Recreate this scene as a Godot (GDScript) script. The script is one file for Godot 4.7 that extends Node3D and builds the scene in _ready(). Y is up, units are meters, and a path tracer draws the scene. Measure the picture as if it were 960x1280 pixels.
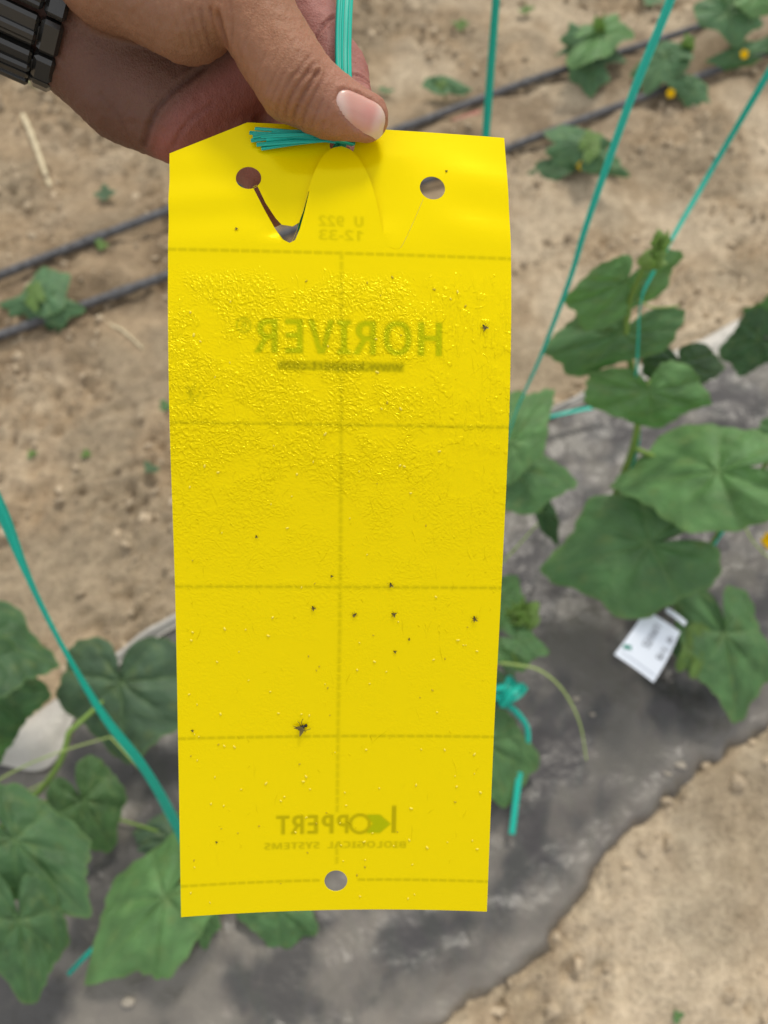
extends Node3D

# A yellow sticky insect card held by a hand over a greenhouse cucumber row.
# World: y up, metres. The row runs along ROW (s); ACROSS (n) points from the far soil towards the near soil.
const ROW := Vector3(0.8713, 0, -0.4907)
const ACROSS := Vector3(0.4907, 0, 0.8713)

var rng := RandomNumberGenerator.new()
var noise_big := FastNoiseLite.new()
var noise_mid := FastNoiseLite.new()
var noise_fine := FastNoiseLite.new()
var noise_clod := FastNoiseLite.new()
var M := {}
var numbers := {}


# ------------------------------------------------------------------ naming
func numbered(called: String) -> String:
	numbers[called] = numbers.get(called, -1) + 1
	return called if numbers[called] == 0 else "%s_%03d" % [called, numbers[called]]


func tag(o: Node, label: String, category: String, group := "", kind := "") -> Node:
	if label: o.set_meta("label", label)
	if category: o.set_meta("category", category)
	if group: o.set_meta("group", group)
	if kind: o.set_meta("kind", kind)
	return o


func thing(called: String, label: String, category: String, at := Vector3.ZERO, group := "") -> Node3D:
	var o := Node3D.new()
	o.name = numbered(called)
	o.position = at
	tag(o, label, category, group)
	add_child(o)
	return o


func put(called: String, mesh: Mesh, material: Material, parent: Node = self) -> MeshInstance3D:
	var o := MeshInstance3D.new()
	o.name = numbered(called) if parent == self else called
	o.mesh = mesh
	o.material_override = material
	parent.add_child(o, true)
	if parent != self:
		var base := called
		var k := 0
		for c in parent.get_children():
			if c != o and (str(c.name) == base or str(c.name).begins_with(base + "_")): k += 1
		if k: o.name = "%s_%03d" % [base, k]
	return o


# ------------------------------------------------------------------ small helpers
func gauss(d: float, w: float) -> float:
	return exp(-d * d / (w * w))


func table(keys: PackedFloat32Array, vals: PackedFloat32Array, x: float) -> float:
	var n := keys.size()
	if x <= keys[0]: return vals[0] + (vals[1] - vals[0]) / (keys[1] - keys[0]) * (x - keys[0])
	if x >= keys[n - 1]: return vals[n - 1] + (vals[n - 1] - vals[n - 2]) / (keys[n - 1] - keys[n - 2]) * (x - keys[n - 1])
	var i := 0
	while x > keys[i + 1]: i += 1
	var a := maxi(i - 1, 0)
	var b := mini(i + 2, n - 1)
	var h := keys[i + 1] - keys[i]
	var t := (x - keys[i]) / h
	var m0 := (vals[i + 1] - vals[a]) / maxf(keys[i + 1] - keys[a], 1e-6) * h
	var m1 := (vals[b] - vals[i]) / maxf(keys[b] - keys[i], 1e-6) * h
	var t2 := t * t
	var t3 := t2 * t
	return (2 * t3 - 3 * t2 + 1) * vals[i] + (t3 - 2 * t2 + t) * m0 + (3 * t2 - 2 * t3) * vals[i + 1] + (t3 - t2) * m1


func array_mesh(v: PackedVector3Array, idx: PackedInt32Array, col := PackedColorArray(), uv := PackedVector2Array(), nrm := PackedVector3Array()) -> ArrayMesh:
	if nrm.is_empty():
		nrm = smooth_normals(v, idx)
	var a := []
	a.resize(Mesh.ARRAY_MAX)
	a[Mesh.ARRAY_VERTEX] = v
	a[Mesh.ARRAY_NORMAL] = nrm
	a[Mesh.ARRAY_INDEX] = idx
	if col.size(): a[Mesh.ARRAY_COLOR] = col
	if uv.size(): a[Mesh.ARRAY_TEX_UV] = uv
	var m := ArrayMesh.new()
	m.add_surface_from_arrays(Mesh.PRIMITIVE_TRIANGLES, a)
	return m


func smooth_normals(v: PackedVector3Array, idx: PackedInt32Array) -> PackedVector3Array:
	var n := PackedVector3Array()
	n.resize(v.size())
	for i in range(0, idx.size(), 3):
		var a := idx[i]
		var b := idx[i + 1]
		var c := idx[i + 2]
		var f := (v[c] - v[a]).cross(v[b] - v[a])
		n[a] += f
		n[b] += f
		n[c] += f
	for i in n.size():
		n[i] = n[i].normalized() if n[i].length_squared() > 1e-24 else Vector3.UP
	return n


func smooth_path(pts: Array, per := 6) -> PackedVector3Array:
	var out := PackedVector3Array()
	var n := pts.size()
	for i in n - 1:
		var p0: Vector3 = pts[maxi(i - 1, 0)]
		var p1: Vector3 = pts[i]
		var p2: Vector3 = pts[i + 1]
		var p3: Vector3 = pts[mini(i + 2, n - 1)]
		for k in per:
			out.append(p1.cubic_interpolate(p2, p0, p3, float(k) / per))
	out.append(pts[n - 1])
	return out


# A tapered round tube through points.
func tube(pts: Array, r0: float, r1: float, sides := 7, per := 6, ripple := 0.0) -> ArrayMesh:
	var path := smooth_path(pts, per)
	var v := PackedVector3Array()
	var idx := PackedInt32Array()
	var side := Vector3.RIGHT
	var n := path.size()
	for i in n:
		var t := (path[mini(i + 1, n - 1)] - path[maxi(i - 1, 0)]).normalized()
		if i == 0: side = t.cross(Vector3(0.3, 0.2, 0.9)).normalized()
		side = (side - t * side.dot(t)).normalized()
		var up := t.cross(side)
		var r := lerpf(r0, r1, float(i) / (n - 1)) * (1.0 + ripple * sin(i * 1.7))
		for k in sides:
			var a := TAU * k / sides
			v.append(path[i] + (side * cos(a) + up * sin(a)) * r)
	for i in n - 1:
		for k in sides:
			var a := i * sides + k
			var b := i * sides + (k + 1) % sides
			idx.append_array([a, b, a + sides, b, b + sides, a + sides])
	for e in [0, n - 1]:
		v.append(path[e])
		for k in sides:
			var a: int = e * sides + k
			var b: int = e * sides + (k + 1) % sides
			if e == 0: idx.append_array([b, a, v.size() - 1])
			else: idx.append_array([a, b, v.size() - 1])
	return array_mesh(v, idx)


# Flat fibrous raffia twine: a folded ribbon whose cross-section is a ridged flat loop, twisting along its path.
func twine(pts: Array, w0: float, w1: float, thick: float, face: Vector3, twist := 0.0, seed_ := 1, per := 8) -> ArrayMesh:
	var path := smooth_path(pts, per)
	var v := PackedVector3Array()
	var col := PackedColorArray()
	var idx := PackedInt32Array()
	var n := path.size()
	var m := 19
	var r := RandomNumberGenerator.new()
	r.seed = seed_
	var ridge := PackedFloat32Array()
	var tone := PackedFloat32Array()
	for k in m * 2:
		ridge.append(r.randf_range(-0.5, 1.0))
		tone.append(r.randf_range(0.55, 1.35))
	var run := 0.0
	for i in n:
		var t := (path[mini(i + 1, n - 1)] - path[maxi(i - 1, 0)]).normalized()
		if i: run += path[i].distance_to(path[i - 1])
		var u := float(i) / (n - 1)
		var f := (face - t * face.dot(t)).normalized().rotated(t, twist * u + 0.25 * noise_mid.get_noise_2d(run * 30.0, seed_ * 7.0))
		var s := t.cross(f)
		var w := lerpf(w0, w1, u) * (1.0 + 0.14 * noise_mid.get_noise_2d(run * 45.0, seed_ * 13.0))
		for k in m * 2:
			var top := k < m
			var x := (float(k) / (m - 1) if top else 1.0 - float(k - m) / (m - 1)) * 2.0 - 1.0
			var belly := sqrt(maxf(0.0, 1.0 - x * x))
			var h := thick * (0.35 + 0.65 * belly) * (1.0 if top else -1.0) + thick * 0.85 * ridge[k] * belly
			v.append(path[i] + s * x * w * 0.5 + f * h)
			var c: float = tone[k] * (1.0 + 0.15 * noise_fine.get_noise_2d(run * 90.0, k * 9.0 + seed_))
			col.append(Color(0.004 * c, 0.455 * c, 0.345 * c))
	for i in n - 1:
		for k in m * 2:
			var a := i * m * 2 + k
			var b := i * m * 2 + (k + 1) % (m * 2)
			idx.append_array([a, b, a + m * 2, b, b + m * 2, a + m * 2])
	for e in [0, n - 1]:
		for k in m - 1:
			var a: int = e * m * 2 + k
			var b: int = e * m * 2 + k + 1
			var c: int = e * m * 2 + (2 * m - 1 - k)
			var d: int = e * m * 2 + (2 * m - 2 - k)
			idx.append_array([a, b, c, b, d, c])
	return array_mesh(v, idx, col)


# ------------------------------------------------------------------ textures
func noise_image(w: int, h: int, freq: float, kind: int, octaves: int, seed_: int, seamless := true) -> Image:
	var n := FastNoiseLite.new()
	n.noise_type = kind
	n.frequency = freq
	n.fractal_octaves = octaves
	n.seed = seed_
	return n.get_seamless_image(w, h) if seamless else n.get_image(w, h)


func normal_texture(im: Image, strength: float) -> ImageTexture:
	var b: Image = im.duplicate()
	b.convert(Image.FORMAT_RGBA8)
	b.bump_map_to_normal_map(strength)
	return ImageTexture.create_from_image(b)


func mix_images(a: Image, b: Image, share: float) -> Image:
	var x := a.get_data()
	var y := b.get_data()
	for i in x.size():
		x[i] = int(lerpf(x[i], y[i], share))
	return Image.create_from_data(a.get_width(), a.get_height(), false, Image.FORMAT_L8, x)


# grey multiplier texture between lo and hi
func tone_texture(im: Image, lo: Color, hi: Color) -> ImageTexture:
	var w := im.get_width()
	var h := im.get_height()
	var x := im.get_data()
	var out := PackedByteArray()
	out.resize(w * h * 3)
	var pr := PackedByteArray()
	for i in 256:
		var c := lo.lerp(hi, smoothstep(0.15, 0.85, i / 255.0))
		pr.append_array([int(c.r * 255), int(c.g * 255), int(c.b * 255)])
	for i in x.size():
		var k := x[i] * 3
		out[i * 3] = pr[k]
		out[i * 3 + 1] = pr[k + 1]
		out[i * 3 + 2] = pr[k + 2]
	return ImageTexture.create_from_image(Image.create_from_data(w, h, false, Image.FORMAT_RGB8, out))


func mat(color: Color, rough: float, spec := 0.5) -> StandardMaterial3D:
	var m := StandardMaterial3D.new()
	m.albedo_color = color
	m.roughness = rough
	m.metallic_specular = spec
	return m


func vmat(rough: float, spec := 0.5) -> StandardMaterial3D:
	var m := mat(Color.WHITE, rough, spec)
	m.vertex_color_use_as_albedo = true
	return m


func make_materials() -> void:
	var grain := mix_images(noise_image(512, 512, 0.045, FastNoiseLite.TYPE_SIMPLEX_SMOOTH, 5, 3), noise_image(512, 512, 0.02, FastNoiseLite.TYPE_CELLULAR, 3, 9), 0.45)
	M.soil = vmat(0.95, 0.25)
	M.soil.albedo_texture = tone_texture(grain, Color(0.80, 0.79, 0.78), Color(1, 1, 1))
	M.soil.normal_enabled = true
	M.soil.normal_texture = normal_texture(grain, 16.0)
	M.soil.normal_scale = 1.0
	M.soil.uv1_triplanar = true
	M.soil.uv1_world_triplanar = true
	M.soil.uv1_scale = Vector3(5.5, 5.5, 5.5)

	var crease := noise_image(512, 512, 0.012, FastNoiseLite.TYPE_SIMPLEX_SMOOTH, 4, 21)
	M.clod = vmat(0.95, 0.2)
	M.film = vmat(0.42, 0.6)
	M.film.normal_enabled = true
	M.film.normal_texture = normal_texture(crease, 7.0)
	M.film.uv1_triplanar = true
	M.film.uv1_world_triplanar = true
	M.film.uv1_scale = Vector3(3.5, 3.5, 3.5)
	M.film.roughness_texture = tone_texture(noise_image(256, 256, 0.02, FastNoiseLite.TYPE_SIMPLEX_SMOOTH, 4, 5), Color(0.75, 0.75, 0.75), Color(1, 1, 1))
	M.film.roughness = 0.55
	M.pale_film = vmat(0.5, 0.5)
	M.pale_film.normal_enabled = true
	M.pale_film.normal_texture = M.film.normal_texture
	M.pale_film.uv1_triplanar = true
	M.pale_film.uv1_world_triplanar = true
	M.pale_film.uv1_scale = Vector3(5, 5, 5)

	M.leaf = vmat(0.48, 0.45)
	M.leaf.backlight_enabled = true
	M.leaf.backlight = Color(0.42, 0.62, 0.20)
	var pucker := mix_images(noise_image(512, 512, 0.03, FastNoiseLite.TYPE_CELLULAR, 2, 31), noise_image(512, 512, 0.06, FastNoiseLite.TYPE_SIMPLEX_SMOOTH, 3, 32), 0.4)
	M.leaf.normal_enabled = true
	M.leaf.normal_texture = normal_texture(pucker, 6.0)
	M.leaf.normal_scale = 1.5
	M.leaf.uv1_scale = Vector3(1.6, 1.6, 1)
	M.stem = mat(Color(0.44, 0.55, 0.27), 0.6, 0.3)
	M.dark_stem = mat(Color(0.34, 0.43, 0.22), 0.65, 0.3)
	M.tendril = mat(Color(0.60, 0.68, 0.40), 0.55, 0.3)
	M.petal = mat(Color(0.90, 0.74, 0.06), 0.6, 0.2)
	M.petal.backlight_enabled = true
	M.petal.backlight = Color(0.7, 0.5, 0.0)
	M.twine = vmat(0.42, 0.5)
	M.twine.backlight_enabled = true
	M.twine.backlight = Color(0.25, 0.4, 0.36)
	M.hose = mat(Color(0.40, 0.405, 0.42), 0.6, 0.4)
	var scuff := noise_image(256, 256, 0.03, FastNoiseLite.TYPE_SIMPLEX_SMOOTH, 4, 41)
	M.hose.albedo_texture = tone_texture(scuff, Color(0.7, 0.68, 0.66), Color(1.25, 1.2, 1.15).clamp())
	M.hose.uv1_triplanar = true
	M.hose.uv1_world_triplanar = true
	M.hose.uv1_scale = Vector3(9, 9, 9)
	M.paper = mat(Color(0.90, 0.93, 0.97), 0.55, 0.4)
	M.paper.backlight_enabled = true
	M.paper.backlight = Color(0.2, 0.2, 0.2)
	M.ink = mat(Color(0.10, 0.11, 0.16), 0.6)
	M.green_ink = mat(Color(0.05, 0.50, 0.42), 0.6)
	M.straw = mat(Color(0.80, 0.75, 0.63), 0.8, 0.3)
	M.fly = mat(Color(0.13, 0.115, 0.095), 0.5, 0.4)
	M.fly_wing = mat(Color(0.36, 0.32, 0.13), 0.4, 0.5)
	M.fly_wing.backlight_enabled = true
	M.fly_wing.backlight = Color(0.5, 0.45, 0.2)
	M.whitefly = mat(Color(0.90, 0.83, 0.28), 0.5, 0.4)
	M.midge = mat(Color(0.74, 0.66, 0.06), 0.5, 0.4)
	M.strap = mat(Color(0.12, 0.118, 0.112), 0.24, 0.6)
	M.strap_dark = mat(Color(0.10, 0.10, 0.10), 0.36, 0.5)
	M.pin = mat(Color(0.55, 0.55, 0.53), 0.3)
	M.pin.metallic = 0.9

	var lines := mix_images(noise_image(512, 512, 0.055, FastNoiseLite.TYPE_CELLULAR, 2, 51), noise_image(512, 512, 0.12, FastNoiseLite.TYPE_SIMPLEX_SMOOTH, 2, 52), 0.35)
	M.skin = vmat(0.52, 0.4)
	M.skin.normal_enabled = true
	M.skin.normal_texture = normal_texture(lines, 5.0)
	M.skin.normal_scale = 1.5
	M.skin.uv1_triplanar = true
	M.skin.uv1_scale = Vector3(46, 46, 46)
	M.skin.subsurf_scatter_enabled = true
	M.skin.subsurf_scatter_strength = 0.12
	M.nail = vmat(0.3, 0.5)
	M.nail.subsurf_scatter_enabled = true
	M.nail.subsurf_scatter_strength = 0.15


# ------------------------------------------------------------------ terrain
const LOW_S := [-0.9, -0.2, -0.033, 0.028, 0.087, 0.167, 0.225, 0.334, 0.408, 0.482, 0.580, 0.9, 2.4]
const LOW_N := [0.074, 0.069, 0.059, 0.064, 0.071, 0.061, 0.047, 0.017, 0.001, -0.007, -0.002, -0.016, -0.016]
const UP_S := [-0.9, -0.32, -0.06, 0.556, 1.12, 2.4]
const UP_N := [-0.45, -0.476, -0.515, -0.556, -0.562, -0.57]
var low_s := PackedFloat32Array(LOW_S)
var low_n := PackedFloat32Array(LOW_N)
var up_s := PackedFloat32Array(UP_S)
var up_n := PackedFloat32Array(UP_N)


func bed(n: float) -> float:
	return 0.05 * gauss(n + 0.27, 0.24) + 0.03 * gauss(n + 1.25, 0.25)


func lumps(x: float, z: float) -> float:
	var a := noise_big.get_noise_2d(x * 3.0, z * 3.0) * 0.022
	var b := noise_mid.get_noise_2d(x * 75.0, z * 75.0) * 0.010
	var rough := smoothstep(-0.25, 0.35, noise_big.get_noise_2d(x * 2.3 + 40.0, z * 2.3) + 0.25 * smoothstep(0.3, -0.6, x))
	var n := x * ACROSS.x + z * ACROSS.z
	rough += 0.75 * gauss(n + 0.86, 0.17) * smoothstep(0.0, -0.3, x) + 0.5 * gauss(n + 1.75, 0.2) * smoothstep(0.3, -0.2, x)
	var c := (absf(noise_clod.get_noise_2d(x * 52.0, z * 52.0)) * -0.030 + 0.007) * rough
	var d := noise_fine.get_noise_2d(x * 95.0, z * 95.0) * 0.0075 * (0.3 + rough)
	return a + b + c + d


func ground_height(x: float, z: float) -> float:
	var s := x * ROW.x + z * ROW.z
	var n := x * ACROSS.x + z * ACROSS.z
	var inside := minf(n - table(up_s, up_n, s), table(low_s, low_n, s) - n)
	var ragged := inside + 0.016 * noise_fine.get_noise_2d(x * 40.0, z * 40.0) + 0.010 * noise_mid.get_noise_2d(x * 80.0, z * 80.0)
	var under := smoothstep(-0.014, 0.012, ragged)
	var h := bed(n) + lumps(x, z) * (1.0 - 0.82 * under)
	h -= 0.018 * under
	if n > -0.35: h += 0.010 * gauss(inside + 0.03, 0.025)
	h -= 0.012 * gauss(n + 1.17, 0.03) + 0.012 * gauss(n + 1.33, 0.03)
	return h


func build_ground() -> void:
	var xs := PackedFloat32Array([-60.0, -30.0, -15.0, -8.0, -4.5, -3.0, -2.2, -1.75])
	var zs := PackedFloat32Array([-60.0, -30.0, -15.0, -9.0, -6.0, -4.4, -3.6, -3.1, -2.8])
	var x := -1.5
	while x < 1.5:
		xs.append(x)
		x += 0.0075
	for q in [1.75, 2.2, 3.0, 4.5, 8.0, 15.0, 30.0, 60.0]: xs.append(q)
	var z := -2.6
	while z < 0.3:
		zs.append(z)
		z += 0.0075
	for q in [0.45, 0.7, 1.1, 1.8, 3.0, 6.0, 12.0, 30.0, 60.0]: zs.append(q)
	var w := xs.size()
	var v := PackedVector3Array()
	var col := PackedColorArray()
	var dry := Color(0.43, 0.33, 0.215)
	var pale := Color(0.58, 0.48, 0.345)
	var damp := Color(0.205, 0.148, 0.092)  # damp soil colour that also stands in for plant shade
	var grey := Color(0.36, 0.31, 0.225)
	for j in zs.size():
		for i in w:
			var px := xs[i]
			var pz := zs[j]
			var n := px * ACROSS.x + pz * ACROSS.z
			v.append(Vector3(px, ground_height(px, pz), pz))
			var t := noise_big.get_noise_2d(px * 2.6 - 9.0, pz * 2.6)
			var u := noise_mid.get_noise_2d(px * 70.0, pz * 70.0 + 30.0)
			var q := noise_fine.get_noise_2d(px * 42.0, pz * 42.0)
			var c := dry.lerp(pale, smoothstep(-0.15, 0.5, t * 0.7 + u * 0.35 + 0.18 * q + 0.34 * smoothstep(-0.5, 0.6, px) - 0.1 + 0.25 * smoothstep(-0.1, 0.1, n)))
			c = c.lerp(grey, 0.5 * smoothstep(0.0, 0.4, -t + u * 0.3))
			var wet_shade := gauss(n + 1.25, 0.17) * 1.0 + 0.25 * gauss(n + 1.75, 0.22)  # damp along the drip rows, deepened to paint the plants' shadow
			c = c.lerp(damp, clampf(wet_shade * (0.55 + 0.9 * u + 0.4 * q), 0.0, 0.75))
			col.append(c * (1.0 + 0.20 * q))
	var idx := PackedInt32Array()
	for j in zs.size() - 1:
		for i in w - 1:
			var a := j * w + i
			idx.append_array([a, a + 1, a + w, a + 1, a + w + 1, a + w])
	var o := put("ground", array_mesh(v, idx, col), M.soil)
	tag(o, "dry sandy brown greenhouse soil with small clods and damp patches with painted shade", "ground", "", "structure")


func clod_mesh(seed_: int) -> ArrayMesh:
	var r := RandomNumberGenerator.new()
	r.seed = seed_
	var v := PackedVector3Array()
	var idx := PackedInt32Array()
	var rings := 7
	var segs := 10
	for j in rings + 1:
		for i in segs:
			var th := PI * j / rings
			var ph := TAU * i / segs
			var d := Vector3(sin(th) * cos(ph), cos(th) * 0.6, sin(th) * sin(ph))
			var k := 1.0 + 0.75 * noise_mid.get_noise_3d(d.x * 13 + seed_ * 17.0, d.y * 13, d.z * 13)
			v.append(d * k)
	for j in rings:
		for i in segs:
			var a := j * segs + i
			var b := j * segs + (i + 1) % segs
			idx.append_array([a, a + segs, b, b, a + segs, b + segs])
	return array_mesh(v, idx)


func build_clods() -> void:
	for kind in 3:
		var mm := MultiMesh.new()
		mm.transform_format = MultiMesh.TRANSFORM_3D
		mm.use_colors = true
		mm.mesh = clod_mesh(kind + 3)
		var list := []
		var tries := 0
		while list.size() < 3200 and tries < 16000:
			tries += 1
			var p := Vector3(rng.randf_range(-1.25, 1.25), 0, rng.randf_range(-2.5, 0.25))
			var s := p.dot(ROW)
			var n := p.dot(ACROSS)
			var inside := minf(n - table(up_s, up_n, s), table(low_s, low_n, s) - n)
			if inside > -0.004: continue
			var heap := noise_big.get_noise_2d(p.x * 2.3 + 40.0, p.z * 2.3) + 0.25 * smoothstep(0.3, -0.6, p.x) + 0.75 * gauss(inside + 0.02, 0.04)
			if rng.randf() > smoothstep(-0.3, 0.45, heap): continue
			var size := 0.0016 + 0.0085 * pow(rng.randf(), 5.0)
			p.y = ground_height(p.x, p.z) + size * 0.15
			var b := Basis.from_euler(Vector3(rng.randf() * TAU, rng.randf() * TAU, rng.randf() * TAU)).scaled(Vector3.ONE * size)
			list.append(Transform3D(b, p))
		mm.instance_count = list.size()
		for i in list.size():
			mm.set_instance_transform(i, list[i])
			var t := rng.randf_range(0.75, 1.2)
			mm.set_instance_color(i, Color(0.44 * t, 0.355 * t, 0.25 * t))
		var o := MultiMeshInstance3D.new()
		o.name = numbered("soil_clods")
		o.multimesh = mm
		o.material_override = M.clod
		tag(o, ["fine crumbs of dry soil scattered over the ground", "rounded soil clods scattered over the ground", "angular soil crumbs scattered over the ground"][kind], "soil clods", "", "stuff")
		add_child(o)


# The plastic mulch over the near bed: wrinkled dark film, with a raised paler strip along its far side.
func film_height(s: float, n: float, inside: float) -> float:
	var p := ROW * s + ACROSS * n
	var h := bed(n) + 0.006
	var k := noise_big.get_noise_2d(s * 4.0 + 7.0, n * 9.0)
	h += 0.007 * k
	h += 0.008 * (1.0 - absf(noise_mid.get_noise_2d(s * 16.0 + n * 6.0, n * 11.0 - s * 5.0)) * 2.0)
	h += 0.0034 * (1.0 - absf(noise_clod.get_noise_2d(s * 22.0 - n * 16.0, n * 26.0)) * 2.4)
	h += 0.0016 * noise_fine.get_noise_2d(p.x * 50.0, p.z * 50.0)
	h -= 0.034 * (1.0 - smoothstep(-0.022, 0.006, inside + 0.013 * noise_fine.get_noise_2d(p.x * 34.0, p.z * 34.0)))
	return h


func build_film() -> void:
	var v := PackedVector3Array()
	var col := PackedColorArray()
	var idx := PackedInt32Array()
	var ns := 420
	var nt := 84
	var root := thing("plastic_mulch", "wrinkled dark grey plastic mulch film covering the near planting bed", "mulch film")
	for i in ns + 1:
		var s := lerpf(-1.1, 2.0, float(i) / ns)
		var n0 := table(up_s, up_n, s) - 0.012
		var n1 := table(low_s, low_n, s) + 0.022
		for j in nt + 1:
			var n := lerpf(n0, n1, float(j) / nt)
			var near := n1 - n - 0.022
			var p := ROW * s + ACROSS * n
			var far_in := n - n0
			p.y = film_height(s, n, minf(near, 0.2 if far_in > 0.0 else far_in))
			v.append(p)
			var dust := smoothstep(0.0, 0.55, noise_big.get_noise_2d(s * 5.0, n * 7.0 + 3.0) + 0.5 * noise_fine.get_noise_2d(s * 38.0, n * 38.0) + 0.22)
			dust = maxf(dust * 0.7, smoothstep(0.07, 0.0, near + 0.03 * noise_fine.get_noise_2d(s * 30.0, n * 30.0)))
			col.append(Color(0.036, 0.035, 0.034).lerp(Color(0.23, 0.205, 0.17), clampf(dust * (0.5 + 0.3 * smoothstep(0.4, -0.1, s)) + 0.10 * smoothstep(0.25, -0.2, s), 0.0, 1.0)))
	for i in ns:
		for j in nt:
			var a := i * (nt + 1) + j
			idx.append_array([a, a + nt + 1, a + 1, a + 1, a + nt + 1, a + nt + 2])
	put("film", array_mesh(v, idx, col), M.film, root)
	# pale raised strip along the far edge
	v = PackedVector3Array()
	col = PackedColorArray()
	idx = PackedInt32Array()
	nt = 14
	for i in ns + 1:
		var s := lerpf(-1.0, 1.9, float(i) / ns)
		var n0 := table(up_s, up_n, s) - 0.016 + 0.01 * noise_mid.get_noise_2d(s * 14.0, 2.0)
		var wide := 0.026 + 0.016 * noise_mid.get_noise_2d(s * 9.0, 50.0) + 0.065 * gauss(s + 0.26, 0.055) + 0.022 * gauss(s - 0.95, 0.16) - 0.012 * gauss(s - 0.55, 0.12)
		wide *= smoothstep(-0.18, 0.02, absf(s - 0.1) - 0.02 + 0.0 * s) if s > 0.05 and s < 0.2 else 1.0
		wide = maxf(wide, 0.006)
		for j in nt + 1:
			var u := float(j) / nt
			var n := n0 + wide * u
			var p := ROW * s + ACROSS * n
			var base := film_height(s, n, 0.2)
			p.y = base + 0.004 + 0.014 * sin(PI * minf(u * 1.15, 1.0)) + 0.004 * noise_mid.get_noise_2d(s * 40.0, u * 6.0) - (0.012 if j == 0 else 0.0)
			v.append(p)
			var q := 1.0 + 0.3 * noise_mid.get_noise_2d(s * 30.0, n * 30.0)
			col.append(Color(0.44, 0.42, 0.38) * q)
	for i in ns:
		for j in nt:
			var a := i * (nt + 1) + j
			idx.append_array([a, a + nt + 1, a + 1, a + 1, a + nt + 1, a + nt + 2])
	put("pale_edge", array_mesh(v, idx, col), M.pale_film, root).set_meta("label", "pale strip along the far edge of the film")


# ------------------------------------------------------------------ plants
const ANG := [0.0, 8.0, 18.0, 30.0, 42.0, 55.0, 66.0, 78.0, 92.0, 106.0, 120.0, 134.0, 148.0, 160.0, 169.0, 176.0, 180.0]
const RAD := [1.0, 0.94, 0.84, 0.765, 0.765, 0.825, 0.865, 0.80, 0.73, 0.715, 0.745, 0.69, 0.61, 0.51, 0.35, 0.14, 0.06]
const VEINS := [0.0, 50.0, -50.0, 96.0, -96.0, 142.0, -142.0]
var ang := PackedFloat32Array(ANG)
var rad := PackedFloat32Array(RAD)


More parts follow.
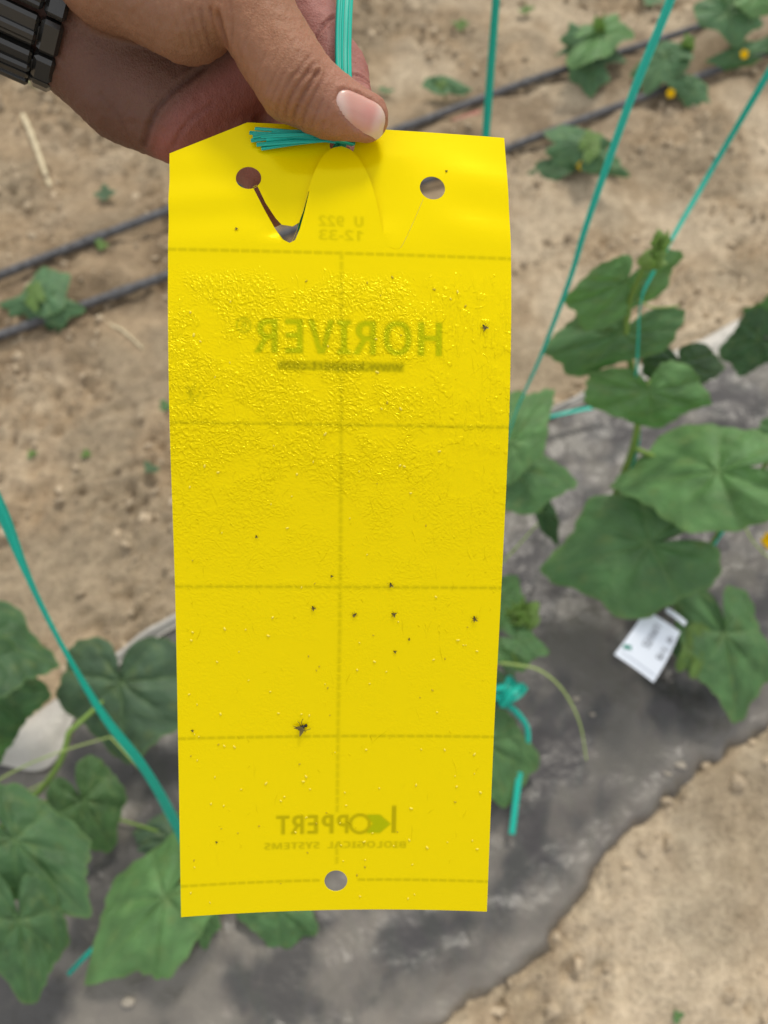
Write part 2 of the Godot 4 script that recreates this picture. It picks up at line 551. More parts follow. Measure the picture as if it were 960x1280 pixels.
# A cucumber leaf: palmate, toothed, veined sheet. p = petiole joint, t = tip, q = the side lobe. Returns its part.
func leaf(plant: Node3D, p: Vector3, t: Vector3, q: Vector3, seed_: int, green: Color, stalk := Vector3.INF, lobe := 1.0, droop := 0.16, rings := 14, segs := 90) -> void:
	var o := plant.position
	var A := t - p
	var B := (q - p - A * 0.25) / 0.79
	var size := (A.length() + B.length()) * 0.5
	var N := A.cross(B).normalized()
	if N.dot(Vector3(0, 1, 0.6)) < 0: N = -N
	var r := RandomNumberGenerator.new()
	r.seed = seed_ * 77 + 5
	var ph := r.randf() * TAU
	var ph2 := r.randf() * TAU
	var skew := r.randf_range(-0.05, 0.05)
	var v := PackedVector3Array()
	var col := PackedColorArray()
	var uv := PackedVector2Array()
	var idx := PackedInt32Array()
	var vein_dir := PackedVector2Array()
	for k in VEINS: vein_dir.append(Vector2(cos(deg_to_rad(k)), sin(deg_to_rad(k))))
	for j in rings + 1:
		var rho := pow(float(j) / rings, 0.85)
		for i in segs:
			var th := TAU * i / segs - PI
			var deg := absf(rad_to_deg(th))
			var rr := table(ang, rad, deg)
			rr = lerpf(0.80 if deg < 150 else rr, rr, lobe)
			rr *= 1.0 + skew * sin(th) + 0.045 * noise_mid.get_noise_2d(th * 5.0 + seed_ * 31.0, seed_)
			var tooth := absf(fposmod(th * 11.0 + 0.4 * sin(th * 3.0 + ph), 1.0) - 0.5) * 2.0
			rr *= 1.0 + 0.055 * (tooth - 0.5) * pow(rho, 6.0) * (1.0 if deg < 160 else 0.0)
			var a := rr * rho * cos(th)
			var b := rr * rho * sin(th)
			var near := 1.0
			for k in vein_dir.size():
				var d: Vector2 = vein_dir[k]
				var along := a * d.x + b * d.y
				if along < 0.0: continue
				near = minf(near, absf(a * d.y - b * d.x) + maxf(0.0, along - 0.85) * 0.1 + along * 0.012)
			var w := -droop * rho * rho * (0.75 + 0.35 * cos(th * 2.0 + ph2)) * rr
			w += 0.05 * rho * rho * sin(th * 3.0 + ph) + 0.03 * pow(rho, 3.0) * sin(th * 7.0 + ph2)
			w += 0.075 * (1.0 - exp(-near / 0.07)) * (1.0 - 0.5 * rho)
			w += 0.024 * noise_mid.get_noise_2d(a * 55.0 + seed_ * 9.0, b * 60.0)
			var pos := p + A * a + B * b + N * w * size
			v.append(pos - o)
			uv.append(Vector2(a, b))
			var side_vein := smoothstep(0.82, 0.98, absf(sin((absf(a) * 9.0 + near * 13.0)))) * 0.25 * smoothstep(0.02, 0.06, near)
			var vein := exp(-near / 0.011)
			var tone := 1.0 + 0.30 * noise_mid.get_noise_2d(a * 26.0 + seed_, b * 26.0) + 0.12 * noise_fine.get_noise_2d(a * 70.0, b * 70.0 + seed_)
			var c := green * tone
			c = c.lerp(Color(0.20, 0.24, 0.07), 0.22 * smoothstep(0.28, 0.62, noise_mid.get_noise_2d(a * 34.0 - seed_ * 3.0, b * 34.0 + 9.0)))
			c = c.lerp(Color(0.17, 0.27, 0.10), clampf(vein * 0.55 + side_vein * 0.35, 0, 1))
			c = c.lerp(Color(0.16, 0.26, 0.07), 0.35 * smoothstep(0.95, 1.0, rho))
			c.a = 1.0
			col.append(c)
	for j in rings:
		for i in segs:
			var a := j * segs + i
			var b := j * segs + (i + 1) % segs
			idx.append_array([a, a + segs, b, b, a + segs, b + segs])
	var nrm := smooth_normals(v, idx)
	if nrm[segs * 4].dot(N) < 0:
		for k in range(0, idx.size(), 3):
			var h := idx[k]
			idx[k] = idx[k + 1]
			idx[k + 1] = h
		nrm = smooth_normals(v, idx)
	put("leaf", array_mesh(v, idx, col, uv, nrm), M.leaf, plant)
	if stalk != Vector3.INF:
		var down := (stalk - p)
		var bend := p + down * 0.4 - N * 0.16 * size
		put("petiole", tube([p - o - N * 0.003, bend - o, stalk - o], 0.0022 * clampf(size / 0.09, 0.45, 1.25), 0.0028 * clampf(size / 0.09, 0.45, 1.25), 6, 7), M.stem, plant)


func leaves(plant: Node3D, list: Array, seed_: int, green: Color, lobe := 1.0, droop := 0.16, rings := 14, segs := 90) -> void:
	var k := 0
	for l in list:
		k += 1
		var g: Color = l[4] if l.size() > 4 else green
		if rings < 12:
			for e in [1, 2]: l[e] = l[0].lerp(l[e], 0.88)
		leaf(plant, l[0], l[1], l[2], seed_ * 20 + k, g, l[3] if l.size() > 3 and l[3] != null else Vector3.INF, lobe, droop, rings, segs)


func stem(plant: Node3D, pts: Array, r0: float, r1: float, called := "stem", material: Material = null) -> void:
	var local := []
	for p in pts: local.append(p - plant.position)
	put(called, tube(local, r0, r1, 8, 8, 0.05), material if material else M.stem, plant)


# A five-lobed yellow flower facing along n.
func flower(plant: Node3D, at: Vector3, n: Vector3, size: float, seed_: int) -> void:
	var r := RandomNumberGenerator.new()
	r.seed = seed_
	n = n.normalized()
	var x := n.cross(Vector3(0.3, 0.1, 0.9)).normalized()
	var y := n.cross(x)
	var body := MeshInstance3D.new()
	body.name = "flower"
	body.mesh = tube([at - plant.position - n * size * 0.9, at - plant.position - n * size * 0.45, at - plant.position - n * size * 0.1], size * 0.12, size * 0.22, 7, 3)
	body.material_override = M.stem
	plant.add_child(body, true)
	var st := tube([Vector3.ZERO, n * size * 0.12, n * size * 0.26], size * 0.14, size * 0.05, 7, 3)
	for k in 5:
		var a0 := TAU * k / 5 + r.randf_range(-0.1, 0.1)
		var d := x * cos(a0) + y * sin(a0)
		var e := n.cross(d)
		var v := PackedVector3Array()
		var idx := PackedInt32Array()
		for j in 7:
			var u := j / 6.0
			var wide := size * (0.16 + 0.42 * sin(PI * pow(u, 0.75) * 0.93)) * (1.0 if u < 0.99 else 0.25)
			for i in 5:
				var s := i / 4.0 * 2.0 - 1.0
				v.append(at - plant.position + d * size * (0.08 + 0.92 * u) + e * wide * s * 0.8 + n * size * (0.30 * sin(u * 2.4) - 0.10 * absf(s) + 0.05 * sin(s * 5 + k)))
		for j in 6:
			for i in 4:
				var a := j * 5 + i
				idx.append_array([a, a + 1, a + 5, a + 1, a + 6, a + 5])
		var p := MeshInstance3D.new()
		p.name = "petal"
		p.mesh = array_mesh(v, idx)
		p.material_override = M.petal
		body.add_child(p, true)
		if k: p.name = "petal_%03d" % k


# a bunch of unopened tiny leaves at a growing tip
func shoot_tip(plant: Node3D, at: Vector3, up: Vector3, size: float, seed_: int) -> void:
	var r := RandomNumberGenerator.new()
	r.seed = seed_
	for k in 7:
		var d := (up.normalized() + Vector3(r.randf_range(-1, 1), r.randf_range(-0.5, 0.6), r.randf_range(-1, 1)) * 0.8).normalized()
		var e := d.cross(Vector3(r.randf_range(-1, 1), 0.3, r.randf_range(-1, 1))).normalized()
		var p := at + Vector3(r.randf_range(-1, 1), r.randf_range(-1, 1), r.randf_range(-1, 1)) * size * 0.3
		var l := size * r.randf_range(0.5, 1.0)
		leaf(plant, p, p + d * l, p + d * l * 0.25 + e * l * 0.55, seed_ * 9 + k, Color(0.20, 0.32, 0.08), Vector3.INF, 1.0, 0.5, 7, 36)


func weed(label: String, at: Vector3, size: float, count: int, seed_: int, green: Color) -> void:
	at.y = ground_height(at.x, at.z)
	var plant := thing("weed_seedling", label, "weed", at)
	var r := RandomNumberGenerator.new()
	r.seed = seed_
	var top := at + Vector3(0, size * 0.5, 0)
	stem(plant, [at - Vector3(0, 0.01, 0), at + Vector3(0.002, size * 0.3, 0), top], 0.0012, 0.001)
	for k in count:
		var a := TAU * k / count + r.randf_range(-0.4, 0.4)
		var d := Vector3(cos(a), r.randf_range(0.0, 0.5), sin(a)).normalized()
		var e := Vector3(-sin(a), 0, cos(a))
		var l := size * r.randf_range(0.6, 1.0)
		leaf(plant, top + d * l * 0.25, top + d * l * 1.1, top + d * l * 0.45 + e * l * 0.4, seed_ * 5 + k, green, top, 0.4, 0.2, 6, 36)


func flag_leaf_colors() -> Dictionary:
	return {"deep": Color(0.050, 0.118, 0.046), "mid": Color(0.078, 0.176, 0.062), "bright": Color(0.110, 0.235, 0.078), "dull": Color(0.060, 0.112, 0.060), "young": Color(0.10, 0.185, 0.035), "far": Color(0.082, 0.180, 0.078)}


func build_plants() -> void:
	var g := flag_leaf_colors()
	# ---- the tall vine on the string right of the card
	var o := thing("cucumber_plant", "tall cucumber vine climbing the thin teal string right of the card", "cucumber plant", Vector3(0.3077, 0.0350, -0.5329))
	stem(o, [Vector3(0.3091, 0.0300, -0.5354), Vector3(0.3097, 0.1600, -0.5553), Vector3(0.3025, 0.3100, -0.5615), Vector3(0.2844, 0.3800, -0.5841), Vector3(0.2631, 0.4400, -0.5959), Vector3(0.2547, 0.4800, -0.6038), Vector3(0.2525, 0.5300, -0.5978), Vector3(0.2623, 0.5600, -0.6058)], 0.0048, 0.0026)
	leaves(o, [
		[Vector3(0.2454, 0.5100, -0.6109), Vector3(0.2161, 0.4600, -0.5879), Vector3(0.1840, 0.5000, -0.5965), Vector3(0.2555, 0.4800, -0.5982), g.bright],
		[Vector3(0.2540, 0.4500, -0.5982), Vector3(0.2150, 0.4000, -0.5724), Vector3(0.1807, 0.4300, -0.6015), Vector3(0.2640, 0.4400, -0.5959), g.mid],
		[Vector3(0.2974, 0.3850, -0.5720), Vector3(0.3174, 0.3300, -0.5530), Vector3(0.2298, 0.3750, -0.5617), Vector3(0.2895, 0.3600, -0.5768), g.bright],
		[Vector3(0.3528, 0.3600, -0.6342), Vector3(0.3846, 0.3100, -0.6232), Vector3(0.3103, 0.3500, -0.6255), Vector3(0.2915, 0.3550, -0.5807), g.dull],
		[Vector3(0.3809, 0.3300, -0.4972), Vector3(0.2749, 0.2550, -0.5303), Vector3(0.3584, 0.3100, -0.5780), Vector3(0.3082, 0.2800, -0.5647), g.bright],
		[Vector3(0.3227, 0.2350, -0.4545), Vector3(0.1998, 0.1650, -0.4495), Vector3(0.2758, 0.2300, -0.5304), Vector3(0.3090, 0.1400, -0.5543), g.mid],
	], 1, g.mid)
	shoot_tip(o, Vector3(0.2516, 0.5600, -0.5874), Vector3(0.5, 1, 0.2), 0.019, 4)
	shoot_tip(o, Vector3(0.2571, 0.5750, -0.5922), Vector3(0.3, 1, 0.0), 0.013, 8)
	stem(o, [Vector3(0.2611, 0.4900, -0.6087), Vector3(0.2709, 0.5000, -0.5854), Vector3(0.2946, 0.5100, -0.5778)], 0.0011, 0.0006, "tendril", M.tendril)
	# ---- plant at the right frame edge
	o = thing("cucumber_plant", "cucumber plant behind the paper tag at the right, with lobed leaf drooping low", "cucumber plant", Vector3(0.4467, 0.0300, -0.4962))
	stem(o, [Vector3(0.4455, 0.0300, -0.4898), Vector3(0.3992, 0.0800, -0.4310), Vector3(0.4084, 0.1000, -0.3829), Vector3(0.4208, 0.1300, -0.3822)], 0.0036, 0.003)
	stem(o, [Vector3(0.4434, 0.0350, -0.4875), Vector3(0.4570, 0.0900, -0.5180), Vector3(0.4650, 0.1400, -0.5353), Vector3(0.4783, 0.2400, -0.5553), Vector3(0.4913, 0.3100, -0.5674)], 0.004, 0.003)
	leaves(o, [
		[Vector3(0.4335, 0.1350, -0.3781), Vector3(0.4569, 0.0750, -0.2738), Vector3(0.5012, 0.1100, -0.3486), Vector3(0.4115, 0.1000, -0.3773), g.mid],
		[Vector3(0.4075, 0.1150, -0.3826), Vector3(0.4063, 0.0800, -0.3374), Vector3(0.3757, 0.1000, -0.3762), Vector3(0.4084, 0.1000, -0.3829), g.deep],
		[Vector3(0.3931, 0.1300, -0.3553), Vector3(0.4188, 0.1500, -0.4069), Vector3(0.3840, 0.1400, -0.3783), null, g.young],
		[Vector3(0.5100, 0.2500, -0.5369), Vector3(0.4725, 0.2200, -0.5486), Vector3(0.4917, 0.2100, -0.5080), Vector3(0.4903, 0.3000, -0.5650), g.bright],
		[Vector3(0.4912, 0.3000, -0.5686), Vector3(0.4527, 0.2800, -0.5743), Vector3(0.4721, 0.3000, -0.5987), Vector3(0.4913, 0.3100, -0.5674), g.mid],
	], 2, g.mid)
	stem(o, [Vector3(0.4771, 0.3000, -0.5509), Vector3(0.4495, 0.3100, -0.5533), Vector3(0.4374, 0.3000, -0.5674), Vector3(0.4437, 0.3100, -0.5697), Vector3(0.4606, 0.2900, -0.5578)], 0.0012, 0.0006, "tendril", M.tendril)
	stem(o, [Vector3(0.4820, 0.1600, -0.5242), Vector3(0.4924, 0.1500, -0.5052), Vector3(0.5150, 0.1400, -0.4839), Vector3(0.5443, 0.1300, -0.4854)], 0.0013, 0.0008, "tendril", M.tendril)
	stem(o, [Vector3(0.4525, 0.1000, -0.5128), Vector3(0.4358, 0.0800, -0.4669), Vector3(0.4292, 0.0700, -0.4269)], 0.0013, 0.0007, "tendril", M.tendril)
	stem(o, [Vector3(0.4650, 0.1400, -0.5353), Vector3(0.4970, 0.1600, -0.5427), Vector3(0.5165, 0.2000, -0.5377)], 0.0022, 0.002)
	flower(o, Vector3(0.5167, 0.1500, -0.5040), Vector3(-0.5, 0.6, 0.3), 0.012, 3)
	# ---- upper right edge
	o = thing("cucumber_plant", "cucumber plant cut by the right frame edge above the film's pale rim", "cucumber plant", Vector3(0.6952, 0.0300, -0.8853))
	stem(o, [Vector3(0.6994, 0.0200, -0.8848), Vector3(0.6427, 0.1200, -0.8597), Vector3(0.5867, 0.2200, -0.8332)], 0.004, 0.003)
	leaves(o, [
		[Vector3(0.5613, 0.1900, -0.8232), Vector3(0.5126, 0.1500, -0.8302), Vector3(0.5528, 0.1400, -0.7943), Vector3(0.6312, 0.1400, -0.8586), g.deep],
		[Vector3(0.5851, 0.2200, -0.8364), Vector3(0.5388, 0.2000, -0.8683), Vector3(0.5805, 0.1700, -0.8446), Vector3(0.5925, 0.2100, -0.8395), g.bright],
	], 3, g.deep)
	# ---- plant hidden by the card, leaves out to its right
	o = thing("cucumber_plant", "cucumber plant behind the sticky card whose leaves show along the card's lower right edge", "cucumber plant", Vector3(0.1352, 0.0300, -0.4097))
	stem(o, [Vector3(0.1361, 0.0200, -0.4075), Vector3(0.1359, 0.1000, -0.4518), Vector3(0.1335, 0.2200, -0.5081), Vector3(0.1316, 0.3200, -0.5371)], 0.0045, 0.003)
	leaves(o, [
		[Vector3(0.1530, 0.3100, -0.5533), Vector3(0.2030, 0.3450, -0.6076), Vector3(0.1463, 0.3300, -0.6002), Vector3(0.1333, 0.3100, -0.5440), g.bright],
		[Vector3(0.1576, 0.2700, -0.5418), Vector3(0.2529, 0.2250, -0.5503), Vector3(0.1922, 0.2600, -0.5995), Vector3(0.1358, 0.2400, -0.5314), g.mid],
		[Vector3(0.2184, 0.1500, -0.5485), Vector3(0.2408, 0.1100, -0.5152), Vector3(0.2121, 0.1300, -0.5396), Vector3(0.1366, 0.2000, -0.5196), g.deep],
		[Vector3(0.1436, 0.1500, -0.4158), Vector3(0.1896, 0.1300, -0.4133), Vector3(0.1691, 0.1500, -0.4520), Vector3(0.1356, 0.1100, -0.4473), g.bright],
		[Vector3(0.1707, 0.0600, -0.3418), Vector3(0.2128, 0.0400, -0.3023), Vector3(0.2130, 0.0500, -0.3540), Vector3(0.1372, 0.0600, -0.4216), g.deep],
		[Vector3(0.1230, 0.1100, -0.2469), Vector3(0.1535, 0.0750, -0.1767), Vector3(0.1935, 0.0800, -0.2376), Vector3(0.1326, 0.0500, -0.4020), g.mid],
		[Vector3(0.1609, 0.1900, -0.3484), Vector3(0.1997, 0.1800, -0.3360), Vector3(0.1738, 0.1900, -0.3637), null, g.mid],
		[Vector3(0.1537, 0.1800, -0.3370), Vector3(0.1694, 0.1600, -0.3169), Vector3(0.1821, 0.1700, -0.3356), null, g.bright],
	], 4, g.mid)
	shoot_tip(o, Vector3(0.1582, 0.1900, -0.3741), Vector3(0.4, 1, 0), 0.034, 5)
	shoot_tip(o, Vector3(0.1705, 0.1900, -0.3814), Vector3(0.4, 1, 0), 0.024, 6)
	stem(o, [Vector3(0.1302, 0.1700, -0.3275), Vector3(0.1572, 0.1800, -0.3210), Vector3(0.1851, 0.1800, -0.3141), Vector3(0.2114, 0.1700, -0.2939), Vector3(0.2316, 0.1500, -0.2614), Vector3(0.2419, 0.1200, -0.2236)], 0.0016, 0.0008, "tendril", M.tendril)
	stem(o, [Vector3(0.1365, 0.1600, -0.4496), Vector3(0.1645, 0.1800, -0.4718), Vector3(0.1991, 0.1900, -0.5074)], 0.0014, 0.001, "tendril", M.tendril)
	stem(o, [Vector3(0.1308, 0.1000, -0.4054), Vector3(0.1435, 0.1600, -0.3599), Vector3(0.1537, 0.1800, -0.3370), Vector3(0.1615, 0.1700, -0.3205)], 0.002, 0.0016)
	# ---- near left plant
	o = thing("cucumber_plant", "cucumber plant at the lower left under the thick slanting twine, broad dark leaves", "cucumber plant", Vector3(-0.4700, 0.0300, -0.1559))
	stem(o, [Vector3(-0.4900, 0.0200, -0.1386), Vector3(-0.4371, 0.1000, -0.1769), Vector3(-0.3995, 0.1300, -0.1867), Vector3(-0.3705, 0.1600, -0.2144), Vector3(-0.3598, 0.1800, -0.2412)], 0.0042, 0.0032)
	stem(o, [Vector3(-0.4371, 0.1000, -0.1769), Vector3(-0.3815, 0.1100, -0.1778), Vector3(-0.3500, 0.1200, -0.1778)], 0.003, 0.0022)
	leaves(o, [
		[Vector3(-0.4544, 0.2400, -0.3293), Vector3(-0.3794, 0.2000, -0.3189), Vector3(-0.4504, 0.2200, -0.3852), Vector3(-0.4992, 0.1400, -0.2660), g.deep],
		[Vector3(-0.4476, 0.2200, -0.2818), Vector3(-0.3871, 0.1800, -0.2850), Vector3(-0.4333, 0.1700, -0.2338), Vector3(-0.4943, 0.1400, -0.2469), g.deep.lerp(g.mid, 0.35)],
		[Vector3(-0.3125, 0.1700, -0.3037), Vector3(-0.3124, 0.1200, -0.2161), Vector3(-0.3983, 0.1550, -0.2869), Vector3(-0.3637, 0.1700, -0.2438), g.dull],
		[Vector3(-0.3782, 0.2200, -0.1205), Vector3(-0.3042, 0.1700, -0.0501), Vector3(-0.3213, 0.2000, -0.1311), Vector3(-0.4558, 0.1000, -0.1370), g.deep.lerp(g.mid, 0.35)],
		[Vector3(-0.3648, 0.2000, -0.0485), Vector3(-0.3545, 0.1500, 0.0265), Vector3(-0.3226, 0.1700, -0.0340), Vector3(-0.4480, 0.1000, -0.0862), g.deep.lerp(g.mid, 0.35)],
		[Vector3(-0.3473, 0.1300, -0.1760), Vector3(-0.3162, 0.0850, -0.1215), Vector3(-0.3063, 0.1200, -0.1904), Vector3(-0.3547, 0.1200, -0.1778), g.young.lerp(g.deep, 0.75)],
		[Vector3(-0.2544, 0.0700, -0.1447), Vector3(-0.3222, 0.0500, -0.1311), Vector3(-0.2854, 0.0650, -0.1710), Vector3(-0.3674, 0.0800, -0.1758), g.dull],
		[Vector3(-0.4677, 0.1600, -0.2326), Vector3(-0.4361, 0.1400, -0.2422), Vector3(-0.4579, 0.1300, -0.2167), Vector3(-0.5000, 0.1000, -0.2377), g.bright],
	], 5, g.mid)
	stem(o, [Vector3(-0.4508, 0.1600, -0.1835), Vector3(-0.4023, 0.1800, -0.2029), Vector3(-0.3572, 0.1900, -0.2181), Vector3(-0.3114, 0.1800, -0.2358)], 0.0012, 0.0007, "tendril", M.tendril)
	stem(o, [Vector3(-0.4518, 0.1300, -0.1725), Vector3(-0.4177, 0.1300, -0.1849), Vector3(-0.3876, 0.1300, -0.2011)], 0.001, 0.0006, "tendril", M.tendril)
	stem(o, [Vector3(-0.3114, 0.1800, -0.2358), Vector3(-0.2910, 0.1700, -0.2166), Vector3(-0.2781, 0.1600, -0.2037)], 0.001, 0.0006, "tendril", M.tendril)
	put("clip", tube([Vector3(-0.4462, 0.1100, -0.1689) - o.position, Vector3(-0.4407, 0.1150, -0.1698) - o.position, Vector3(-0.4385, 0.1100, -0.1680) - o.position], 0.003, 0.003, 7, 4), mat(Color(0.85, 0.25, 0.42), 0.4), o).set_meta("label", "pink plastic clip on the stem")
	# ---- plant under the card's lower left corner
	o = thing("cucumber_plant", "cucumber plant below the card's bottom left corner, star-shaped leaf facing up", "cucumber plant", Vector3(-0.2475, 0.0300, -0.0967))
	stem(o, [Vector3(-0.2474, 0.0200, -0.1020), Vector3(-0.2423, 0.0500, -0.0905), Vector3(-0.2410, 0.0800, -0.0812)], 0.0035, 0.003)
	leaves(o, [
		[Vector3(-0.2433, 0.1100, -0.0756), Vector3(-0.3279, 0.0750, 0.0046), Vector3(-0.3047, 0.0950, -0.1033), Vector3(-0.2426, 0.0600, -0.0880), g.bright],
		[Vector3(-0.2078, 0.0800, -0.0647), Vector3(-0.2036, 0.0600, -0.0252), Vector3(-0.1884, 0.0700, -0.0539), Vector3(-0.2416, 0.0500, -0.0923), g.bright],
		[Vector3(-0.1246, 0.0700, -0.0703), Vector3(-0.1194, 0.0450, -0.0175), Vector3(-0.0777, 0.0550, -0.0497), Vector3(-0.2302, 0.0400, -0.0914), g.mid],
	], 6, g.mid, 1.25)
	flower(o, Vector3(-0.2384, 0.0900, -0.1072), Vector3(-0.3, 0.8, 0.2), 0.016, 6)
	# ---- far row along the drip lines
	o = thing("young_cucumber_plant", "young cucumber plant between the drip lines left of the card", "cucumber plant", Vector3(-0.6269, 0.0000, -1.0514))
	stem(o, [Vector3(-0.6248, 0.0000, -1.0415), Vector3(-0.6168, 0.0300, -1.0421), Vector3(-0.6121, 0.0600, -1.0455)], 0.003, 0.002)
	leaves(o, [
		[Vector3(-0.6000, 0.0700, -1.0392), Vector3(-0.5552, 0.0750, -1.0849), Vector3(-0.6191, 0.0800, -1.0995), Vector3(-0.6122, 0.0500, -1.0419), g.far],
		[Vector3(-0.6200, 0.0600, -1.0300), Vector3(-0.6924, 0.0500, -1.0322), Vector3(-0.6595, 0.0400, -1.0075), Vector3(-0.6145, 0.0400, -1.0420), g.far],
		[Vector3(-0.6036, 0.0550, -1.0235), Vector3(-0.5229, 0.0500, -1.0207), Vector3(-0.5751, 0.0350, -0.9876), Vector3(-0.6137, 0.0400, -1.0382), g.far],
		[Vector3(-0.5955, 0.0300, -1.0093), Vector3(-0.5485, 0.0200, -0.9845), Vector3(-0.5735, 0.0300, -1.0131), Vector3(-0.6190, 0.0200, -1.0420), g.deep],
		[Vector3(-0.6072, 0.0750, -1.0228), Vector3(-0.6322, 0.0800, -1.0561), Vector3(-0.6041, 0.0800, -1.0561), null, g.young],
	], 7, g.far, 1.3, 0.24, 10, 60)
	o = thing("young_cucumber_plant", "two-leaved cucumber seedling just right of the thumb tip", "cucumber plant", Vector3(0.1362, 0.0000, -1.6942))
	stem(o, [Vector3(0.1359, 0.0000, -1.6884), Vector3(0.1342, 0.0250, -1.6846), Vector3(0.1279, 0.0450, -1.6937)], 0.002, 0.0016)
	leaves(o, [
		[Vector3(0.1185, 0.0500, -1.6828), Vector3(0.0735, 0.0450, -1.6879), Vector3(0.0986, 0.0500, -1.7180), Vector3(0.1318, 0.0350, -1.6863), g.far],
		[Vector3(0.1393, 0.0500, -1.6799), Vector3(0.2067, 0.0400, -1.6842), Vector3(0.1711, 0.0350, -1.6632), Vector3(0.1318, 0.0350, -1.6863), g.far],
		[Vector3(0.1250, 0.0550, -1.6777), Vector3(0.1134, 0.0600, -1.7046), Vector3(0.1323, 0.0600, -1.6958), null, g.young],
	], 8, g.far, 0.7, 0.2, 9, 48)
	o = thing("young_cucumber_plant", "cucumber plant left of the widest slanting twine, its lowest leaf heart-shaped", "cucumber plant", Vector3(0.4823, 0.0000, -1.7936))
	stem(o, [Vector3(0.4811, 0.0000, -1.7844), Vector3(0.4647, 0.0500, -1.7722), Vector3(0.4582, 0.1100, -1.7596)], 0.003, 0.002)
	leaves(o, [
		[Vector3(0.4452, 0.1000, -1.7622), Vector3(0.3822, 0.0850, -1.8134), Vector3(0.4188, 0.1000, -1.8335), Vector3(0.4590, 0.0800, -1.7667), g.far],
		[Vector3(0.4244, 0.0700, -1.7840), Vector3(0.3751, 0.0600, -1.7705), Vector3(0.4024, 0.0700, -1.7932), Vector3(0.4662, 0.0550, -1.7790), g.deep],
		[Vector3(0.4553, 0.1200, -1.7419), Vector3(0.5805, 0.1000, -1.8240), Vector3(0.5165, 0.1200, -1.8567), Vector3(0.4566, 0.1000, -1.7561), g.bright],
		[Vector3(0.4533, 0.0900, -1.7403), Vector3(0.5439, 0.0650, -1.7439), Vector3(0.5107, 0.0900, -1.7890), Vector3(0.4666, 0.0600, -1.7766), g.deep],
		[Vector3(0.4462, 0.0700, -1.7176), Vector3(0.4503, 0.0300, -1.6537), Vector3(0.3998, 0.0550, -1.7128), Vector3(0.4653, 0.0500, -1.7631), g.far],
	], 9, g.far, 1.3, 0.24, 10, 60)
	shoot_tip(o, Vector3(0.4619, 0.1300, -1.7571), Vector3.UP, 0.03, 11)
	o = thing("young_cucumber_plant", "cucumber plant just right of the widest twine with one yellow flower low down", "cucumber plant", Vector3(0.6509, 0.0000, -1.7478))
	stem(o, [Vector3(0.6498, 0.0000, -1.7418), Vector3(0.6351, 0.0400, -1.7284), Vector3(0.6250, 0.0900, -1.7194)], 0.003, 0.002)
	leaves(o, [
		[Vector3(0.6067, 0.0900, -1.7135), Vector3(0.5638, 0.0450, -1.6476), Vector3(0.5315, 0.0700, -1.7058), Vector3(0.6285, 0.0700, -1.7235), g.far],
		[Vector3(0.6368, 0.1000, -1.7261), Vector3(0.5801, 0.0900, -1.7615), Vector3(0.6237, 0.1000, -1.7682), Vector3(0.6250, 0.0900, -1.7194), g.far],
		[Vector3(0.6389, 0.0600, -1.6870), Vector3(0.7177, 0.0400, -1.6813), Vector3(0.6803, 0.0550, -1.7128), Vector3(0.6369, 0.0400, -1.7284), g.far],
		[Vector3(0.6709, 0.0450, -1.6647), Vector3(0.7212, 0.0200, -1.6377), Vector3(0.6630, 0.0200, -1.6349), Vector3(0.6402, 0.0300, -1.7297), g.far],
	], 10, g.far, 1.3, 0.24, 10, 60)
	flower(o, Vector3(0.6177, 0.0500, -1.6483), Vector3(0, 0.6, 0.6), 0.010, 12)
	shoot_tip(o, Vector3(0.6517, 0.1000, -1.7320), Vector3.UP, 0.025, 13)
	o = thing("young_cucumber_plant", "bushy cucumber plant in the top right corner with a flower beside a drip line", "cucumber plant", Vector3(0.8292, 0.0000, -1.8987))
	stem(o, [Vector3(0.8271, 0.0000, -1.8889), Vector3(0.7882, 0.0600, -1.8645), Vector3(0.7445, 0.1300, -1.8314)], 0.003, 0.002)
	leaves(o, [
		[Vector3(0.7453, 0.1300, -1.8188), Vector3(0.7762, 0.0900, -1.7554), Vector3(0.8370, 0.1200, -1.8061), Vector3(0.7627, 0.1000, -1.8398), g.far],
		[Vector3(0.7436, 0.1400, -1.8441), Vector3(0.6911, 0.1200, -1.8631), Vector3(0.7208, 0.1500, -1.8697), Vector3(0.7526, 0.1200, -1.8439), g.bright],
		[Vector3(0.8035, 0.0600, -1.7705), Vector3(0.7107, 0.0500, -1.7691), Vector3(0.7630, 0.0300, -1.7538), Vector3(0.7939, 0.0500, -1.8567), g.far],
		[Vector3(0.8788, 0.0600, -1.8169), Vector3(0.8200, 0.0500, -1.8344), Vector3(0.8567, 0.0400, -1.8108), Vector3(0.7939, 0.0500, -1.8567), g.far],
		[Vector3(0.8068, 0.1500, -1.8408), Vector3(0.8901, 0.1200, -1.8439), Vector3(0.8601, 0.1500, -1.8958), Vector3(0.7526, 0.1200, -1.8439), g.bright],
	], 11, g.far, 1.3, 0.24, 10, 60)
	flower(o, Vector3(0.7898, 0.0750, -1.7510), Vector3(0, 0.6, 0.6), 0.010, 14)
	o = thing("young_cucumber_plant", "spreading cucumber plant beyond the card's top right corner, flower under its leaves", "cucumber plant", Vector3(0.4299, 0.0000, -1.4819))
	stem(o, [Vector3(0.4289, 0.0000, -1.4741), Vector3(0.4197, 0.0300, -1.4669), Vector3(0.4176, 0.0600, -1.4636)], 0.003, 0.002)
